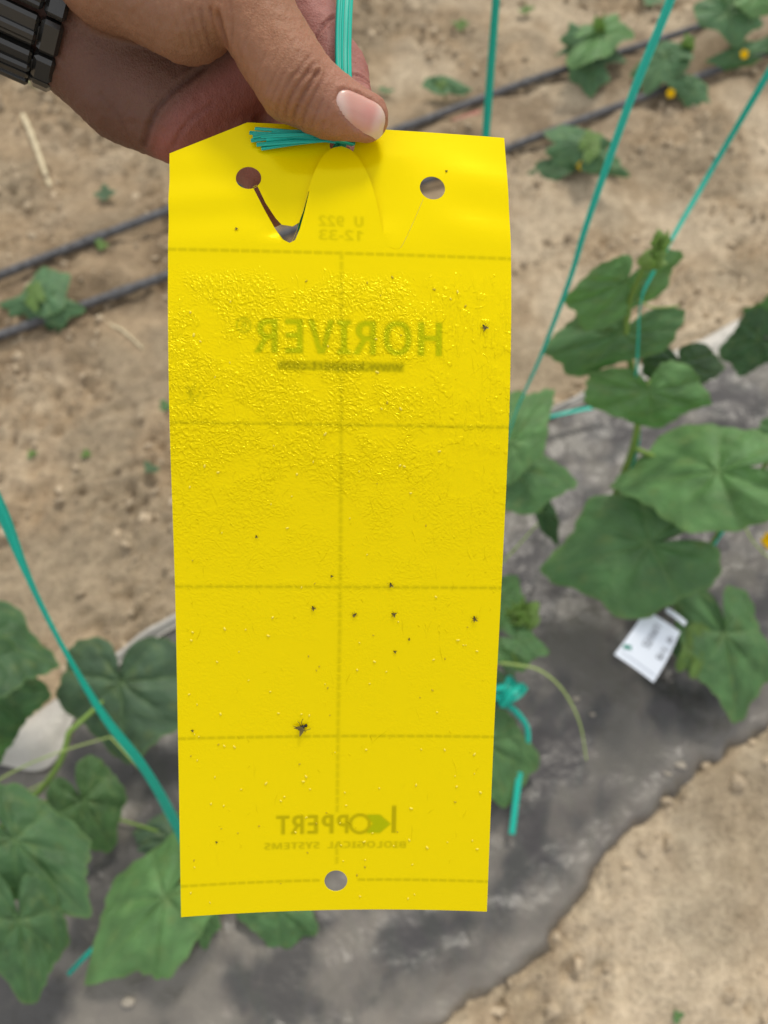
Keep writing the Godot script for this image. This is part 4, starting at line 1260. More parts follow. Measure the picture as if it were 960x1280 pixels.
func card_material() -> StandardMaterial3D:
	var W := 820
	var H := 2048
	var mm := H / 250.0
	var ink := Color(0.52, 0.48, 0.0, 0.46)
	var green := Color(0.42, 0.60, 0.02, 0.62)
	var print := Image.create_empty(W, H, false, Image.FORMAT_RGBA8)
	print.fill(Color(0.5, 0.47, 0.0, 0.0))
	var X := func(u: float) -> float: return (u + 50.0) * W / 100.0
	# long-dashed grid seen through the sheet
	for row in [39.3, 89.2, 139.1, 188.6, 238.9]:
		var u := -50.0
		while u < 50.0:
			if row < 200.0 or absf(u + 1.0) > 6.0:
				var y: float = row * mm
				print.fill_rect(Rect2i(int(X.call(u)), int(y), int(2.6 * mm), 6), ink)
			u += 3.0
	var vv := 39.0
	while vv < 233.0:
		if not (vv > 214.0 and vv < 226.0):
			print.fill_rect(Rect2i(int(X.call(0.0)) - 4, int(vv * mm), 8, int(2.6 * mm)), Color(ink, 0.30))
		vv += 3.0
	# brand lettering, reversed
	paint_text(print, "HORIVER", Rect2(X.call(-25.5), 58.8 * mm, 55.0 * W / 100.0, 10.2 * mm), Color(0.50, 0.64, 0.0, 0.62))
	ring(print, Vector2(X.call(-28.4), 61.0 * mm), 2.3 * mm, 1.7 * mm, Color(0.40, 0.55, 0.0, 0.5))
	paint_text(print, "R", Rect2(X.call(-29.2), 59.9 * mm, 1.8 * mm, 2.2 * mm), Color(0.40, 0.55, 0.0, 0.5))
	print.fill_rect(Rect2i(int(X.call(-18.6)), int(71.0 * mm), int(37.2 * mm), int(3.0 * mm)), Color(0.46, 0.45, 0.0, 0.40))
	paint_text(print, "www.koppert.com", Rect2(X.call(-18.0), 70.8 * mm, 36.0 * W / 100.0, 3.6 * mm), Color(0.40, 0.40, 0.0, 0.85))
	paint_text(print, "U  922", Rect2(X.call(-6.5), 28.4 * mm, 13.0 * mm, 3.2 * mm), Color(0.5, 0.47, 0, 0.38))
	paint_text(print, "12-33", Rect2(X.call(-6.5), 32.6 * mm, 13.0 * mm, 3.2 * mm), Color(0.5, 0.47, 0, 0.38))
	paint_text(print, "PPERT", Rect2(X.call(-19.6), 216.2 * mm, 23.4 * mm, 6.6 * mm), Color(ink, 0.62))
	ring(print, Vector2(X.call(7.4), 219.4 * mm), 3.7 * mm, 2.6 * mm, Color(ink, 0.62))
	print.fill_rect(Rect2i(int(X.call(17.9)), int(213.2 * mm), int(1.5 * mm), int(9.6 * mm)), Color(ink, 0.66))
	for t in [[Vector2(9.6, 216.2), Vector2(14.0, 216.2), Vector2(11.6, 219.4)], [Vector2(14.0, 216.2), Vector2(17.6, 219.5), Vector2(11.6, 219.4)], [Vector2(17.6, 219.5), Vector2(14.0, 222.8), Vector2(11.6, 219.4)], [Vector2(14.0, 222.8), Vector2(9.6, 222.8), Vector2(11.6, 219.4)]]:
		fill_triangle(print, Vector2(X.call(t[0].x), t[0].y * mm), Vector2(X.call(t[1].x), t[1].y * mm), Vector2(X.call(t[2].x), t[2].y * mm), green)
	paint_text(print, "BIOLOGICAL  SYSTEMS", Rect2(X.call(-23.4), 225.6 * mm, 46.0 * mm, 2.3 * mm), Color(ink, 0.55))
	# the old stain low on the left edge
	for k in 60:
		var q := Vector2(-44.0 + rng.randfn() * 2.0, 81.0 + rng.randfn() * 1.8)
		print.fill_rect(Rect2i(int(X.call(q.x)), int(q.y * mm), 4, 4), Color(0.4, 0.42, 0.0, 0.5))
	# the print lies on the far side: soften it
	for k in [2, 4]: print.resize(W / k, H / k, Image.INTERPOLATE_BILINEAR)
	print.resize(W / 2, H / 2, Image.INTERPOLATE_BILINEAR)
	print.resize(W / 4, H / 4, Image.INTERPOLATE_BILINEAR)
	print.resize(W, H, Image.INTERPOLATE_CUBIC)
	var base := Image.create_empty(W, H, false, Image.FORMAT_RGBA8)
	base.fill(Color(0.985, 0.917, 0.0))
	fade(print, 0.60)
	base.blend_rect(print, Rect2i(0, 0, W, H), Vector2i.ZERO)
	var m := StandardMaterial3D.new()
	m.albedo_texture = ImageTexture.create_from_image(base)
	m.texture_repeat = false
	m.roughness = 0.17
	m.metallic = 0.18
	m.metallic_specular = 0.22
	m.backlight_enabled = true
	m.backlight = Color(0.80, 0.77, 0.0)
	m.normal_enabled = true
	M.glue_relief = glue_texture()
	m.normal_texture = M.glue_relief
	m.normal_scale = 1.0
	return m


func fade(im: Image, share: float) -> void:
	var d := im.get_data()
	for i in range(3, d.size(), 4): d[i] = int(d[i] * share)
	im.set_data(im.get_width(), im.get_height(), false, Image.FORMAT_RGBA8, d)


func ring(im: Image, c: Vector2, r1: float, r0: float, color: Color) -> void:
	for y in range(int(c.y - r1) - 1, int(c.y + r1) + 2):
		for x in range(int(c.x - r1) - 1, int(c.x + r1) + 2):
			var d := Vector2(x, y).distance_to(c)
			if d < r1 and d > r0: im.set_pixel(x, y, color)


# relief of the glue layer: ropy ripples over the upper half, streaks at the right, smooth lower down
func glue_texture() -> ImageTexture:
	var w := 820
	var h := 2048
	var rip := FastNoiseLite.new()
	rip.noise_type = FastNoiseLite.TYPE_SIMPLEX_SMOOTH
	rip.frequency = 0.062
	rip.fractal_type = FastNoiseLite.FRACTAL_RIDGED
	rip.fractal_octaves = 2
	rip.domain_warp_enabled = true
	rip.domain_warp_amplitude = 22.0
	rip.domain_warp_frequency = 0.02
	rip.seed = 71
	var a := rip.get_image(w, h, false, false, false).get_data()
	rip.seed = 72
	rip.frequency = 0.03
	var small := rip.get_image(w, h / 6, false, false, false)
	small.resize(w, h, Image.INTERPOLATE_CUBIC)
	var b := small.get_data()
	var patch := noise_image(w, h, 0.006, FastNoiseLite.TYPE_SIMPLEX_SMOOTH, 3, 73, false).get_data()
	var fleck := noise_image(w, h, 0.035, FastNoiseLite.TYPE_SIMPLEX_SMOOTH, 2, 74, false).get_data()
	var out := PackedByteArray()
	out.resize(w * h)
	for y in h:
		var v := y * 250.0 / h
		var zone := smoothstep(42.0, 52.0, v) * (1.0 - 0.45 * smoothstep(95.0, 128.0, v)) * (1.0 - 0.55 * smoothstep(128.0, 160.0, v)) * (1.0 - 0.6 * smoothstep(185.0, 205.0, v))
		var film := 0.012 + 0.988 * zone
		for x in w:
			var i := y * w + x
			var u := float(x) / w
			var p := patch[i] / 255.0 + 0.10
			var right := smoothstep(0.62, 0.85, u) * (1.0 - smoothstep(100.0, 130.0, v))
			var amount := film * (0.35 + 0.9 * smoothstep(0.38, 0.66, p + 0.12 * smoothstep(0.5, 0.0, u))) * (0.6 + 0.5 * smoothstep(140.0, 70.0, v))
			var r := lerpf(a[i], b[i], right * 0.8) / 255.0
			r = pow(r, 1.6)
			var f := smoothstep(0.62, 0.8, fleck[i] / 255.0) * 0.35
			out[i] = clampi(int(70.0 + amount * 150.0 * (r + f * zone)), 0, 255)
	# ropy strings and drops of glue
	var q := RandomNumberGenerator.new()
	q.seed = 909
	for k in 560:
		var v := 43.0 + 110.0 * pow(q.randf(), 1.3) if k < 440 else q.randf_range(60.0, 232.0)
		var u := q.randf_range(-47.0, 47.0) if k % 3 else (q.randf_range(-48.0, -30.0) if k % 2 else q.randf_range(18.0, 48.0))
		var long := q.randf_range(0.5, 2.6) if k % 4 else q.randf_range(3.0, 9.0)
		var fat := q.randf_range(0.10, 0.22)
		var high := q.randf_range(30.0, 85.0)
		var lean := q.randf_range(-0.35, 0.35) if k % 5 else q.randf_range(-1.6, 1.6)
		var steps := int(long * h / 250.0)
		for s in steps:
			var along := float(s) / steps
			var cx := (u + 50.0 + lean * along * long + 0.15 * sin(along * 9.0 + k)) * w / 100.0
			var cy := int(v * h / 250.0) + s
			if cy >= h - 2: continue
			var wide := fat * (0.4 + 0.6 * sin(PI * along)) * w / 100.0
			for x in range(maxi(0, int(cx - wide * 2.0)), mini(w, int(cx + wide * 2.0) + 2)):
				var g := exp(-pow((x - cx) / wide, 2.0)) * high * sin(PI * clampf(along * 1.1, 0.05, 0.95))
				var i := cy * w + x
				out[i] = mini(255, out[i] + int(g))
	return normal_texture(Image.create_from_data(w, h, false, Image.FORMAT_L8, out), 4.6)


# ------------------------------------------------------------------ insects caught in the glue
func blob(r: Vector3, seed_: int, rings := 6, segs := 8) -> ArrayMesh:
	var v := PackedVector3Array()
	var idx := PackedInt32Array()
	for j in rings + 1:
		for i in segs:
			var th := PI * j / rings
			var ph := TAU * i / segs
			var d := Vector3(sin(th) * cos(ph), cos(th), sin(th) * sin(ph))
			v.append(d * r * (1.0 + 0.18 * noise_mid.get_noise_3d(d.x * 12 + seed_, d.y * 12, d.z * 12)))
	for j in rings:
		for i in segs:
			var a := j * segs + i
			var b := j * segs + (i + 1) % segs
			idx.append_array([a, a + segs, b, b, a + segs, b + segs])
	return array_mesh(v, idx)


func wing_mesh(length: float, width: float) -> ArrayMesh:
	var v := PackedVector3Array()
	var idx := PackedInt32Array()
	for j in 7:
		var u := j / 6.0
		var w := width * sin(PI * pow(u, 0.7) * 0.92 + 0.12)
		for i in 3:
			v.append(Vector3((i - 1) * w * 0.5, u * length, 0.00005 + 0.0001 * sin(u * 6.0 + i)))
	for j in 6:
		for i in 2:
			var a := j * 3 + i
			idx.append_array([a, a + 1, a + 3, a + 1, a + 4, a + 3])
	return array_mesh(v, idx)


func make_fly(size: float, seed_: int, label: String, legs: int) -> Node3D:
	var o := Node3D.new()
	o.name = numbered("fly")
	tag(o, label, "fly", "flies caught on the yellow card")
	add_child(o)
	put("body", blob(Vector3(0.22, 0.42, 0.2) * size, seed_), M.fly, o)
	var head := put("head", blob(Vector3(0.17, 0.15, 0.15) * size, seed_ + 3), M.fly, o)
	head.position = Vector3(0, 0.5 * size, 0.02 * size)
	var r := RandomNumberGenerator.new()
	r.seed = seed_
	for s in [-1, 1]:
		var w := put("wing", wing_mesh(size * 1.0, size * 0.4), M.fly_wing, o)
		w.position = Vector3(0.06 * s * size, 0.2 * size, 0.19 * size)
		w.rotation = Vector3(0.1, 0.15 * s, PI - s * r.randf_range(0.2, 0.9))
	for k in legs:
		var s := 1.0 if k % 2 else -1.0
		var y := (k / 2 - 1) * 0.2 * size
		var reach := r.randf_range(0.45, 0.9) * size
		put("leg", tube([Vector3(0.12 * s * size, y, 0), Vector3(s * reach * 0.7, y * 1.6 + r.randf_range(-0.1, 0.2) * size, 0.16 * size), Vector3(s * reach, y * 2.6 + r.randf_range(-0.2, 0.3) * size, 0.01 * size)], 0.035 * size, 0.018 * size, 5, 3), M.fly, o)
	return o


func stick(o: Node3D, u: float, v: float, height: float, turn: float) -> void:
	var p := card_at(u, v)
	var du := (card_at(u + 1, v) - p).normalized()
	var dv := (p - card_at(u, v + 1)).normalized()
	var n := du.cross(dv).normalized()
	o.transform = HELD * Transform3D(Basis(du, dv, n) * Basis(Vector3(0, 0, 1), turn), p + n * height)


func build_insects() -> void:
	# [u, v, size mm, turn, label]
	var list := [
		[-11.6, 185.7, 4.0, -1.1, "largest dark fly on the card, legs spread just above a printed line"],
		[42.0, 60.2, 2.1, 0.6, "dark gnat near the card's upper right edge, level with the big lettering"],
		[15.6, 138.6, 1.7, 0.2, "gnat sitting on the printed line right of the card's middle"],
		[-8.2, 146.2, 1.6, 0.5, "gnat left of the card's middle line, leftmost of a loose row of four"],
		[4.6, 148.3, 1.7, -0.8, "gnat just right of the middle line in the loose row of four"],
		[16.8, 148.1, 1.8, 1.2, "gnat third from the left in the loose row of four"],
		[42.0, 149.4, 2.0, 0.2, "long thin gnat near the card's right edge, below mid-height"],
		[21.8, 156.2, 1.0, 0.0, "round dark speck of a gnat below the loose row of four"],
		[17.4, 160.4, 1.2, 1.0, "small gnat lowest of the three under the printed line, right half"],
		[-25.3, 123.6, 1.1, 0.3, "small lone gnat on the left half above the third printed line"],
		[-38.6, 224.5, 0.9, 0.9, "minute gnat at the left, level with the lower lettering"],
		[-2.6, 135.9, 1.0, 0.6, "small gnat on the middle line just above the third printed line"],
		[-45.6, 186.3, 1.0, 1.3, "minute gnat by the card's left edge on the fourth printed line"],
		[-30.4, 33.1, 1.1, 0.2, "small gnat in the unglued top band at the left, above the first printed line"],
		[31.6, 12.6, 0.9, 0.8, "minute gnat just above the right punched hole"],
	]
	for k in list.size():
		var l: Array = list[k]
		var o := make_fly(l[2] * (0.0008 if k == 0 else 0.00072), 11 + k * 7, l[4], 6 if k < 7 else 4)
		stick(o, l[0], l[1], l[2] * 0.00016, l[3])
	# the many small whiteflies and midges
	var pale := MeshInstance3D.new()
	pale.mesh = blob(Vector3(0.00034, 0.0005, 0.0003), 5, 5, 6)
	pale.material_override = M.whitefly
	tag(pale, "minute pale whitefly stuck in the glue of the yellow card", "whitefly", "whiteflies dotted over the yellow card")
	var dark := MeshInstance3D.new()
	dark.mesh = blob(Vector3(0.00028, 0.00045, 0.00022), 9, 5, 6)
	dark.material_override = M.midge
	tag(dark, "minute olive midge sunk in the glue of the yellow card", "midge", "midges dotted over the yellow card")
	var r := RandomNumberGenerator.new()
	r.seed = 404
	for k in 150:
		var u := r.randf_range(-47, 47)
		var v := r.randf_range(46, 247)
		if r.randf() < 0.35: v = r.randf_range(150, 247)
		if Vector2(u + 0.2, v - 239.6).length() < 5.0: continue
		var o: MeshInstance3D = (pale if k % 4 < 3 else dark).duplicate()
		o.name = numbered("whitefly" if k % 4 < 3 else "midge")
		add_child(o)
		stick(o, u, v, 0.0001, r.randf() * TAU)
		var s := r.randf_range(0.55, 1.15)
		o.scale = Vector3(s, s * r.randf_range(0.8, 1.3), s)
	pale.free()
	dark.free()


func build_card_twine() -> void:
	var root := thing("card_twine", "teal raffia twine tied through the card's top hole, frayed tail on the card", "twine")
	root.transform = HELD
	var f := Vector3(0, 0, 1)
	put("strand", twine([Vector3(-0.0073, 0.2347, -0.0220), Vector3(-0.0104, 0.1806, -0.0085), Vector3(-0.0119, 0.1558, -0.0045), Vector3(-0.0123, 0.1400, -0.0025), Vector3(-0.0120, 0.1267, -0.0002), Vector3(-0.0122, 0.1171, 0.0000), Vector3(-0.0127, 0.1109, 0.0000)], 0.0052, 0.0048, 0.0008, f, 0.35, 21, 10), M.twine, root)
	put("knot", twine([Vector3(-0.0157, 0.1113, 0.0015), Vector3(-0.0137, 0.1101, 0.0032), Vector3(-0.0111, 0.1094, 0.0032), Vector3(-0.0093, 0.1094, 0.0015)], 0.0030, 0.0016, 0.0009, f, 0.3, 22, 6), M.twine, root)
	# the frayed tail is a fan of thin fibres
	var ends := [Vector3(-0.0395, 0.1114, 0.0038), Vector3(-0.0391, 0.1093, 0.0034), Vector3(-0.0374, 0.1079, 0.0038), Vector3(-0.0361, 0.1070, 0.0032), Vector3(-0.0334, 0.1078, 0.0036), Vector3(-0.0380, 0.1130, 0.0030), Vector3(-0.0361, 0.1100, 0.0044), Vector3(-0.0385, 0.1102, 0.0040), Vector3(-0.0345, 0.1089, 0.0042)]
	for k in ends.size():
		var e: Vector3 = ends[k]
		var a: Vector3 = Vector3(-0.0142, 0.1099, 0.0030) + Vector3(0, (k - 3) * 0.0003, 0)
		var mid := a.lerp(e, 0.5) + Vector3(0, 0.0006 * sin(k * 2.0), 0.0012 + 0.0004 * sin(k * 1.3))
		put("fibre", twine([a, mid, e], 0.0010, 0.0012, 0.0002, f, 0.5 * sin(k * 3.0), 30 + k, 6), M.twine, root)
	put("strand", twine([Vector3(-0.0126, 0.1115, -0.0025), Vector3(-0.0183, 0.1034, -0.0045), Vector3(-0.0223, 0.0959, -0.0040), Vector3(-0.0248, 0.0887, -0.0040), Vector3(-0.0236, 0.0762, -0.0070)], 0.0035, 0.003, 0.0007, f, 0.4, 41, 6), M.twine, root)


# ------------------------------------------------------------------ the hand
# bones: [a, b, ra, rb, group]; groups: 0 palm and wrist, 1 thenar, 2 thumb, 3 index, 4 middle, 5 ring, 6 little
const BONES := [
	[Vector3(-0.1600, 0.1865, 0.0090), Vector3(-0.1012, 0.1713, -0.0240), 0.0265, 0.0250, 0],
	[Vector3(-0.1012, 0.1713, -0.0240), Vector3(-0.0874, 0.1655, -0.0260), 0.0250, 0.0250, 0],
	[Vector3(-0.1006, 0.1681, -0.0260), Vector3(-0.0480, 0.1627, -0.0280), 0.0250, 0.0210, 0],
	[Vector3(-0.0936, 0.1504, -0.0250), Vector3(-0.0828, 0.1406, -0.0240), 0.0175, 0.0170, 0],
	[Vector3(-0.0828, 0.1406, -0.0240), Vector3(-0.0670, 0.1309, -0.0240), 0.0170, 0.0155, 0],
	[Vector3(-0.0874, 0.1589, -0.0260), Vector3(-0.0560, 0.1494, -0.0280), 0.0220, 0.0180, 0],
	[Vector3(-0.0987, 0.1867, -0.0280), Vector3(-0.0480, 0.1814, -0.0280), 0.0220, 0.0170, 0],
	[Vector3(-0.0992, 0.1766, -0.0030), Vector3(-0.0805, 0.1611, 0.0020), 0.0150, 0.0155, 1],
	[Vector3(-0.0805, 0.1611, 0.0020), Vector3(-0.0571, 0.1463, 0.0060), 0.0155, 0.0145, 1],
	[Vector3(-0.0711, 0.1706, 0.0020), Vector3(-0.0515, 0.1591, 0.0050), 0.0200, 0.0160, 1],
	[Vector3(-0.0524, 0.1665, 0.0060), Vector3(-0.0378, 0.1433, 0.0115), 0.0140, 0.0110, 2],
	[Vector3(-0.0378, 0.1433, 0.0115), Vector3(-0.0312, 0.1318, 0.0110), 0.0110, 0.0103, 2],
	[Vector3(-0.0312, 0.1318, 0.0110), Vector3(-0.0251, 0.1224, 0.0110), 0.0103, 0.0102, 2],
	[Vector3(-0.0251, 0.1224, 0.0110), Vector3(-0.0156, 0.1170, 0.0095), 0.0102, 0.0075, 2],
	[Vector3(-0.0156, 0.1170, 0.0095), Vector3(-0.0060, 0.1146, 0.0075), 0.0075, 0.0057, 2],
	[Vector3(-0.0175, 0.1170, 0.0090), Vector3(-0.0053, 0.1140, 0.0073), 0.0070, 0.0057, 2],
	[Vector3(-0.0658, 0.1338, -0.0225), Vector3(-0.0473, 0.1466, -0.0240), 0.0145, 0.0150, 0],
	[Vector3(-0.0477, 0.1853, -0.0260), Vector3(-0.0268, 0.1661, -0.0240), 0.0130, 0.0096, 3],
	[Vector3(-0.0268, 0.1661, -0.0240), Vector3(-0.0144, 0.1405, -0.0175), 0.0096, 0.0084, 3],
	[Vector3(-0.0144, 0.1405, -0.0175), Vector3(-0.0100, 0.1261, -0.0108), 0.0084, 0.0074, 3],
	[Vector3(-0.0534, 0.1654, -0.0280), Vector3(-0.0272, 0.1440, -0.0330), 0.0120, 0.0093, 4],
	[Vector3(-0.0272, 0.1440, -0.0330), Vector3(-0.0145, 0.1256, -0.0240), 0.0093, 0.0082, 4],
	[Vector3(-0.0145, 0.1256, -0.0240), Vector3(-0.0107, 0.1124, -0.0155), 0.0082, 0.0072, 4],
	[Vector3(-0.0578, 0.1505, -0.0300), Vector3(-0.0335, 0.1332, -0.0360), 0.0120, 0.0090, 5],
	[Vector3(-0.0335, 0.1332, -0.0360), Vector3(-0.0245, 0.1169, -0.0270), 0.0090, 0.0080, 5],
	[Vector3(-0.0245, 0.1169, -0.0270), Vector3(-0.0236, 0.1032, -0.0180), 0.0080, 0.0070, 5],
	[Vector3(-0.0654, 0.1334, -0.0280), Vector3(-0.0459, 0.1200, -0.0310), 0.0110, 0.0080, 6],
	[Vector3(-0.0459, 0.1200, -0.0310), Vector3(-0.0375, 0.1087, -0.0250), 0.0080, 0.0072, 6],
	[Vector3(-0.0375, 0.1087, -0.0250), Vector3(-0.0365, 0.0981, -0.0180), 0.0072, 0.0064, 6],
]
const JOIN := [0.010, 0.006, 0.005, 0.004, 0.004, 0.004, 0.004]
var ba := PackedVector3Array()
var bb := PackedVector3Array()
var bra := PackedFloat32Array()
var brb := PackedFloat32Array()
var bg := PackedInt32Array()


func smin(a: float, b: float, k: float) -> float:
	var h := maxf(k - absf(a - b), 0.0) / k
	return minf(a, b) - h * h * k * 0.25


func hand_distance(p: Vector3, pick: PackedInt32Array) -> float:
	var g := PackedFloat32Array([1.0, 1.0, 1.0, 1.0, 1.0, 1.0, 1.0])
	for i in pick:
		var ab := bb[i] - ba[i]
		var ap := p - ba[i]
		var t := clampf(ap.dot(ab) / ab.length_squared(), 0.0, 1.0)
		var q := ap - ab * t
		if bg[i] == 0: q.z *= 1.25
		var d := q.length() - lerpf(bra[i], brb[i], t)
		var k := bg[i]
		g[k] = smin(g[k], d, JOIN[k])
	var d := smin(g[0], g[1], 0.0035)
	d = smin(d, g[2], 0.0028)
	var f := smin(smin(g[3], g[4], 0.0012), smin(g[5], g[6], 0.0012), 0.0012)
	return smin(d, f, 0.004)


func seg2(p: Vector2, a: Vector2, b: Vector2) -> float:
	var t := clampf((p - a).dot(b - a) / (b - a).length_squared(), 0.0, 1.0)
	return p.distance_to(a + (b - a) * t)


func line_distance(p: Vector2, l: Array) -> float:
	var d := 1.0
	for i in l.size() - 1: d = minf(d, seg2(p, l[i], l[i + 1]))
	return d


# creases of the skin: [points in the hand's own front plane, half width, depth]
const CREASES := [
	[[Vector2(-0.0811, 0.1155), Vector2(-0.0756, 0.1195), Vector2(-0.0706, 0.1259), Vector2(-0.0639, 0.1319), Vector2(-0.0565, 0.1378)], 0.00090, 0.00060, -0.0090],
	[[Vector2(-0.0449, 0.1249), Vector2(-0.0444, 0.1282), Vector2(-0.0446, 0.1317), Vector2(-0.0460, 0.1370)], 0.00080, 0.00090, 0.0180],
	[[Vector2(-0.0477, 0.1264), Vector2(-0.0468, 0.1326), Vector2(-0.0482, 0.1392)], 0.00050, 0.00035, 0.0180],
	[[Vector2(-0.0502, 0.1268), Vector2(-0.0495, 0.1321), Vector2(-0.0508, 0.1392)], 0.00050, 0.00030, 0.0180],
	[[Vector2(-0.0526, 0.1277), Vector2(-0.0522, 0.1326), Vector2(-0.0535, 0.1388)], 0.00050, 0.00025, 0.0180],
	[[Vector2(-0.0279, 0.1116), Vector2(-0.0249, 0.1151), Vector2(-0.0209, 0.1195), Vector2(-0.0190, 0.1225)], 0.00042, 0.00042, 0.0210],
	[[Vector2(-0.0262, 0.1103), Vector2(-0.0227, 0.1140), Vector2(-0.0196, 0.1179), Vector2(-0.0179, 0.1208)], 0.00045, 0.00050, 0.0210],
	[[Vector2(-0.0301, 0.1125), Vector2(-0.0266, 0.1164), Vector2(-0.0225, 0.1208), Vector2(-0.0205, 0.1238)], 0.00038, 0.00030, 0.0210],
	[[Vector2(-0.0235, 0.1094), Vector2(-0.0207, 0.1129), Vector2(-0.0183, 0.1160), Vector2(-0.0170, 0.1182)], 0.00040, 0.00036, 0.0210],
	[[Vector2(-0.0209, 0.1086), Vector2(-0.0187, 0.1112), Vector2(-0.0170, 0.1138)], 0.00036, 0.00025, 0.0210],
	[[Vector2(-0.0207, 0.1203), Vector2(-0.0190, 0.1195), Vector2(-0.0179, 0.1203)], 0.00050, 0.00035, 0.0210],
	[[Vector2(-0.0249, 0.1186), Vector2(-0.0227, 0.1195), Vector2(-0.0201, 0.1195)], 0.00040, 0.00025, 0.0210],
	[[Vector2(-0.0427, 0.1294), Vector2(-0.0414, 0.1342), Vector2(-0.0418, 0.1395)], 0.00040, 0.00020, 0.0190],
	[[Vector2(-0.0548, 0.1286), Vector2(-0.0544, 0.1335), Vector2(-0.0561, 0.1397)], 0.00040, 0.00018, 0.0180],
	[[Vector2(-0.0570, 0.1295), Vector2(-0.0570, 0.1339), Vector2(-0.0592, 0.1392)], 0.00040, 0.00014, 0.0180],
	[[Vector2(-0.0400, 0.1263), Vector2(-0.0370, 0.1307), Vector2(-0.0352, 0.1364)], 0.00038, 0.00014, 0.0190],
	[[Vector2(-0.0366, 0.1195), Vector2(-0.0331, 0.1234), Vector2(-0.0296, 0.1291), Vector2(-0.0283, 0.1343)], 0.00036, 0.00014, 0.0210],
	[[Vector2(-0.0327, 0.1160), Vector2(-0.0292, 0.1199), Vector2(-0.0257, 0.1251), Vector2(-0.0240, 0.1291)], 0.00036, 0.00020, 0.0210],
	[[Vector2(-0.0314, 0.1142), Vector2(-0.0279, 0.1182), Vector2(-0.0240, 0.1230), Vector2(-0.0222, 0.1264)], 0.00036, 0.00022, 0.0210],
	[[Vector2(-0.0344, 0.1177), Vector2(-0.0310, 0.1216), Vector2(-0.0275, 0.1269)], 0.00034, 0.00014, 0.0210],
	[[Vector2(-0.0187, 0.1068), Vector2(-0.0168, 0.1094), Vector2(-0.0153, 0.1125)], 0.00034, 0.00020, 0.0210],
	[[Vector2(-0.0166, 0.1060), Vector2(-0.0149, 0.1082), Vector2(-0.0140, 0.1108)], 0.00032, 0.00016, 0.0200],
	[[Vector2(-0.0244, 0.1138), Vector2(-0.0218, 0.1134), Vector2(-0.0187, 0.1116)], 0.00034, 0.00016, 0.0210],
	[[Vector2(-0.0270, 0.1164), Vector2(-0.0244, 0.1164), Vector2(-0.0218, 0.1151)], 0.00034, 0.00014, 0.0210],
	[[Vector2(-0.0705, 0.1363), Vector2(-0.0634, 0.1320), Vector2(-0.0564, 0.1297)], 0.00060, 0.00020, 0.0040],
	[[Vector2(-0.0889, 0.1308), Vector2(-0.0839, 0.1254), Vector2(-0.0815, 0.1190)], 0.00060, 0.00020, -0.0080],
	[[Vector2(-0.0667, 0.1173), Vector2(-0.0605, 0.1234), Vector2(-0.0538, 0.1289)], 0.00060, 0.00025, -0.0080],
	[[Vector2(-0.0617, 0.1131), Vector2(-0.0563, 0.1185), Vector2(-0.0489, 0.1239)], 0.00060, 0.00020, -0.0080],
	[[Vector2(-0.0199, 0.1518), Vector2(-0.0174, 0.1543), Vector2(-0.0149, 0.1578)], 0.00045, 0.00030, -0.0100],
	[[Vector2(-0.0084, 0.1323), Vector2(-0.0059, 0.1326), Vector2(-0.0035, 0.1318)], 0.00040, 0.00030, -0.0080],
	[[Vector2(-0.0241, 0.1443), Vector2(-0.0204, 0.1498), Vector2(-0.0159, 0.1563)], 0.00055, 0.00060, -0.0100],
	[[Vector2(-0.0104, 0.1338), Vector2(-0.0074, 0.1343), Vector2(-0.0039, 0.1338)], 0.00050, 0.00050, -0.0080],
]
const NAIL_C := Vector2(-0.0065, 0.1128)
const NAIL_X := Vector2(0.9397, -0.3420)
const NAIL_L := 0.0069
const NAIL_W := 0.0040


func nail_place(p: Vector2) -> Vector2:
	var y := Vector2(-NAIL_X.y, NAIL_X.x)
	var d := p - NAIL_C
	return Vector2(d.dot(NAIL_X) / NAIL_L, d.dot(y) / NAIL_W)


func nail_shape(q: Vector2) -> float:  # < 1 inside
	var wide := lerpf(0.92, 1.04, smoothstep(-1.0, 0.4, q.x))
	return pow(pow(absf(q.x), 2.8) + pow(absf(q.y / wide), 2.8), 1.0 / 2.8)


